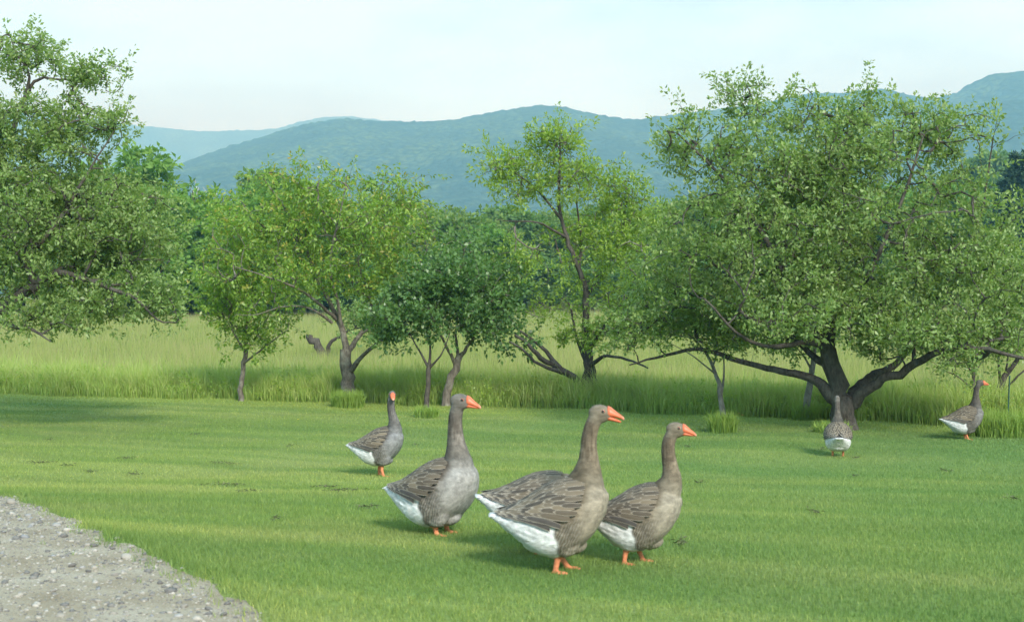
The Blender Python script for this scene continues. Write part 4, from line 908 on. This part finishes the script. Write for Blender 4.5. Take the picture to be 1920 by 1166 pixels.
    ncol = np.array([.135, .106, .072])[None] * tone * (1 + .55 * smooth(-.2, .9, front))[:, None] * (1 + .45 * smooth(.75, .35, u))[:, None]
    ncol = np.where((u > .88)[:, None] | (hd < 1.1)[:, None], np.array([.19, .158, .112])[None] * tone * np.ones((n, 1)), ncol)
    c = c * (1 - nm[:, None]) + ncol * nm[:, None]
    zb = (t + b) / 2 - (t - b) / 2 * np.sqrt(np.clip(1 - (y / np.maximum(w, .01)) ** 2, 0, 1))
    dl = np.min([np.linalg.norm(v[:, None, :] - catmull(A, 14)[None], axis=2).min(1) for A in leg_ax], axis=0)
    lg = (((v[:, 2] < .066) | ((z < .104) & (dl < .0235))) & (dl < .03)) | (v[:, 2] < .026)
    c[lg] = np.array([.62, .225, .105]); bar_a[lg] = 0; nm2 = nm.copy() * .8 * smooth(.95, .8, u) * (hd > 1.0)
    if grey: c = np.where(lg[:, None] | (c.min(1) > .45)[:, None], c, c * (1 - grey) + c.mean(1, keepdims=True) * .92 * grey)
    pert = .0028 * smooth(.14, .06, x) * np.sin(x * 95 + 3 * np.sin(z * 60)) * np.sin(z * 80 + y * 60) * (~lg) * (~isn) * smooth(.03, .08, v[:, 2])
    v[:, 2] += pert; v[:, 1] += pert * np.sign(y); me.vertices.foreach_set('co', v.astype(np.float32).ravel())
    ca = me.attributes.new('col', 'FLOAT_COLOR', 'POINT'); ca.data.foreach_set('color', np.hstack([c, np.ones((n, 1))]).astype(np.float32).ravel())
    for nme, arr in (('bar', bar_a), ('neck', nm2)):
        q = me.attributes.new(nme, 'FLOAT', 'POINT'); q.data.foreach_set('value', arr.astype(np.float32))
    me.materials.clear(); me.materials.append(PLUM_M); me.polygons.foreach_set('use_smooth', np.ones(len(me.polygons), bool)); me.update()
    link('body', me, None, root)
    (U, FU), (Lw, FL_) = beak_meshes(open_beak)
    bo = link('beak', poly_mesh('beak', U @ HR.T + Hc, FU, BEAK_M, {'edge': smooth(.112, .13, U[:, 0])}), None, root)
    link('lower_beak', poly_mesh('lower_beak', Lw @ HR.T + Hc, FL_, BEAK_M, {'edge': np.zeros(len(Lw))}), None, bo)
    for sgn in (1, -1):
        p = Hc + HR @ np.array([.014, .0325 * sgn, .012])
        e = link('eye', poly_mesh('eye', (EV * np.array([.0078, .0045, .0078]) + np.array([0, .0025 * sgn, 0])) @ HR.T + p, [tuple(f_) for f_ in EF], EYE_M), None, root)
        link('eyelid', poly_mesh('eyelid', (EV * np.array([.0105, .0032, .0095])) @ HR.T + p, [tuple(f_) for f_ in EF], ERING_M), None, e)
    for mes, jm in ((WING, WJ), (WING_R, WJ_R)):
        if near:
            wg = empty('wing'); wg.parent = root; wg.location = (0, 0, dz)
            for m in mes: link('feather', m, None, wg)
        else:
            link('wing', jm, None, root).location = (0, 0, dz)
    for m in TAILF: link('tail_feather', m, None, root).location = (0, 0, dz)
    return root
UPN = [(.095, .36, .125), (.115, .44, .102), (.127, .50, .076), (.132, .56, .057), (.132, .62, .046), (.136, .68, .043), (.150, .735, .041), (.175, .785, .040)]
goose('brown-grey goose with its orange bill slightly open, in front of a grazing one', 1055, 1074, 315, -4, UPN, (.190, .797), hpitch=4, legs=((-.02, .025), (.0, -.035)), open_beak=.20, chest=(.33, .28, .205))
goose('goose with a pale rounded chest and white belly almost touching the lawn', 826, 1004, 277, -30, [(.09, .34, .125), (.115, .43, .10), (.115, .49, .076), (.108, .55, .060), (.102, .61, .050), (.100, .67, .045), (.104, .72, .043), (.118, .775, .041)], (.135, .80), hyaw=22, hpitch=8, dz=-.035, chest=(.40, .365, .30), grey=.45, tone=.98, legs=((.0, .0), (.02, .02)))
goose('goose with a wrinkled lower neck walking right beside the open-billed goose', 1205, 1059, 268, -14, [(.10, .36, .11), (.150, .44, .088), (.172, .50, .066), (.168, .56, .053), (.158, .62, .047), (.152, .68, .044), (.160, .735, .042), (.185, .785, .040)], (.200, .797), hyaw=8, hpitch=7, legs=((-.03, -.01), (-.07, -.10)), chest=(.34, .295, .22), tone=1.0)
goose('goose bent down grazing, its head hidden behind the open-billed goose', 998, 1039, 139 * .856 / .43, 5, [(.09, .34, .12), (.15, .38, .10), (.205, .385, .07), (.240, .35, .052), (.250, .295, .046), (.245, .245, .042), (.243, .205, .040)], (.243, .185), hpitch=72, tilt=8., legs=((0, 0), (.01, .02)), chest=(.33, .28, .205))
goose('grey goose standing behind the others with its bill pointing straight out', 715, 894, 156, -14, [(.10, .36, .115), (.135, .44, .092), (.140, .50, .066), (.128, .56, .052), (.112, .62, .045), (.104, .68, .043), (.106, .735, .041), (.116, .785, .040)], (.118, .797), hyaw=-66, hpitch=10, near=False, grey=.7, chest=(.27, .26, .235), tone=.92, dz=.028, legs=((-.03, -.05), (.04, .05)), vox=.0075)
goose('goose seen from behind near the foot of the big apple tree', 1571, 857, 114, 80, UPN, (.190, .797), hpitch=4, near=False, grey=.5, tone=.95, vox=.0085, legs=((.0, .0), (.0, .01)))
goose('far grey-brown goose standing side-on by the twiggy young tree', 1812, 825, 113, -6, UPN, (.190, .797), hpitch=4, near=False, grey=.5, tone=.66, chest=(.22, .20, .17), vox=.0085, legs=((.0, .0), (-.005, .01)))

# ------------------------------------------------------------------ small things
sk = M('green_stake'); STAKE_M = sk.pbr((.02, .065, .045), .5, .4)
p0 = ground_hit(1889, 806); p1 = at(1893, 706, p0[1])
root = empty('garden_stake', tuple(p0)); tag(root, 'thin dark green metal stake pushed into the grass by the multi-stemmed tree', 'stake')
V, F = tube(np.array([[0, 0, -.1], (p1 - p0) * .5, p1 - p0]), np.array([.012, .012, .012]), 8); link('pole', fast_mesh('pole', V, F, None, True), STAKE_M, root)
V, F = tube(np.array([p1 - p0 + [0, 0, -.004], p1 - p0 + [0, 0, .012], p1 - p0 + [0, 0, .02]]), np.array([.015, .014, .002]), 8); link('cap', fast_mesh('cap', V, F, None, True), STAKE_M, root)
def tuft(px, py, n, r, h, label, seed):
    rg = np.random.default_rng(seed); p = ground_hit(px, py); a = rg.uniform(0, 6.28, n); rr = r * np.sqrt(rg.random(n))
    P = np.stack([rr * np.cos(a), rr * np.sin(a), np.zeros(n)], -1); P[:, 2] = gz(P[:, 0] + p[0], P[:, 1] + p[1]) - p[2] - .01
    V, F, hh, tt = blades(P, h * rg.uniform(.5, 1.15, n), .011 * rg.uniform(.6, 1.4, n), rg.uniform(.05, .75, n), rg.random(n) * .3, True)
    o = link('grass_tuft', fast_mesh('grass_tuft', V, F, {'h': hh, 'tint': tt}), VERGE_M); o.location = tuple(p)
    tag(o, label, 'grass tuft', 'unmown tufts round stems')
tuft(1354, 812, 1000, .20, .34, 'tuft of unmown grass round the foot of the grey-stemmed sapling', 1)
tuft(652, 764, 1500, .30, .36, 'dark weedy tuft round the foot of the cherry trunk', 2)
tuft(800, 784, 700, .20, .24, 'small grass tuft at the foot of the low plum stem', 3)
tuft(1514, 788, 900, .24, .34, 'grass tuft round the pale stem behind the big apple trunk', 4)
tuft(1870, 818, 2200, .50, .42, 'wide tuft of long grass beside the green stake', 5)
tuft(1560, 812, 700, .26, .20, 'low grass fringe at the foot of the big apple trunk', 6)
fl = M('petal_orange'); ORANGE = fl.pbr((.75, .16, .03), .6, .2, None, .3); fl2 = M('petal_yellow'); YELLOW = fl2.pbr((.80, .58, .03), .6, .2, None, .3)
def flower(px, py, hgt, mat, label, grp):
    p = ground_hit(px, py); r = empty('wildflower', tuple(p)); tag(r, label, 'flower', grp)
    V, F = tube(np.array([[0, 0, -.02], [.005, 0, hgt * .5], [0, .005, hgt]]), np.array([.003, .0025, .002]), 5); link('stem', fast_mesh('stem', V, F), VERGE_M, r)
    a = np.arange(9) * 2 * math.pi / 9; P = np.tile([[0, .005, hgt]], (9, 1)); D = np.stack([np.cos(a), np.sin(a), .35 + 0 * a], -1)
    V, F = leaf_quads(P, norm(D), np.tile([[0, 0, 1.]], (9, 1)), np.full(9, .026), np.full(9, .014)); link('petals', fast_mesh('petals', V, F), mat, r)
for q in [(1378, 800, .12), (1392, 797, .16), (1386, 794, .16), (1341, 808, .07), (1332, 806, .06), (1366, 802, .08)]:
    flower(q[0], q[1], q[2], ORANGE, 'tiny orange wildflower by the grey-stemmed sapling', 'orange wildflowers by the sapling')
flower(559, 792, .05, YELLOW, 'single yellow dandelion on the lawn before the cherry', None)
# leafy weeds mixed into the verge
rg = np.random.default_rng(31); n = 2600
X = rg.uniform(-13, 11, n); off_ = rg.gamma(1.4, .7, n); cl_ = np.sin(X * 1.9 + 1.3) * np.sin(X * .7 + off_) + .35 * np.sin(X * 6.1)
k = (rg.random(n) < .35 + .5 * cl_); X, off_ = X[k], off_[k]; Y = yb(X) + off_ + .05; n = len(X)
C = np.stack([X, Y, gz(X, Y) + rg.uniform(.08, .50, n) * (.55 + .45 * smooth(0, .8, off_))], -1)
V, F, ti = foliage(C, norm(np.array([0, 0, 1.]) + rg.normal(size=(n, 3)) * .4), rg.uniform(.15, .3, n), 15, .055, .07, rg, .8, .2, .45)
o = link('verge_weeds', fast_mesh('verge_weeds', V, F, {'tint': ti}), LEAF_LIGHT)
tag(o, 'leafy yellow-green weeds growing among the tall grass edging the lawn', 'weeds', kind='stuff')
# scraps of dry cuttings on the lawn
cm_ = M('dry_cuttings'); CUT_M = cm_.pbr(cm_.ramp(cm_.n('ShaderNodeNewGeometry').outputs['Random Per Island'], [(0, (.06, .07, .032)), (.7, (.11, .115, .06)), (1, (.17, .155, .095))]), .9, .1)
bagV = []; rg = np.random.default_rng(5)
spots = [(80, 871, 14), (128, 877, 6), (170, 888, 7), (235, 863, 9), (425, 914, 14), (465, 926, 7), (415, 872, 12), (645, 925, 16), (610, 918, 9), (690, 957, 7), (250, 893, 6), (1775, 887, 4), (1275, 1026, 4), (1605, 862, 4), (1545, 845, 5), (90, 828, 4), (365, 818, 4), (1310, 910, 4)]
for _ in range(8): spots.append((rg.uniform(0, 1900), rg.uniform(830, 1000), rg.uniform(2, 5)))
for px, py, w_ in spots:
    p = ground_hit(px, py); n = int(10 + w_ * 5); k = p[1] / FPX
    P = np.stack([p[0] + rg.normal(size=n) * w_ * k * 1.3, p[1] + rg.normal(size=n) * .075, np.zeros(n)], -1); P[:, 2] = gz(P[:, 0], P[:, 1]) + .03 + rg.random(n) * .012
    D = norm(np.stack([rg.normal(size=n), rg.normal(size=n), rg.normal(size=n) * .25], -1)); V, F = leaf_quads(P, D, norm(np.array([0, 0, 1.]) + rg.normal(size=(n, 3)) * .4), rg.uniform(.02, .05, n), np.full(n, .008)); bagV.append(V)
V = np.vstack(bagV); o = link('grass_cuttings', fast_mesh('grass_cuttings', V, np.arange(len(V)).reshape(-1, 4)), CUT_M)
tag(o, 'dark scraps of dried grass cuttings scattered over the lawn', 'cuttings', kind='stuff')
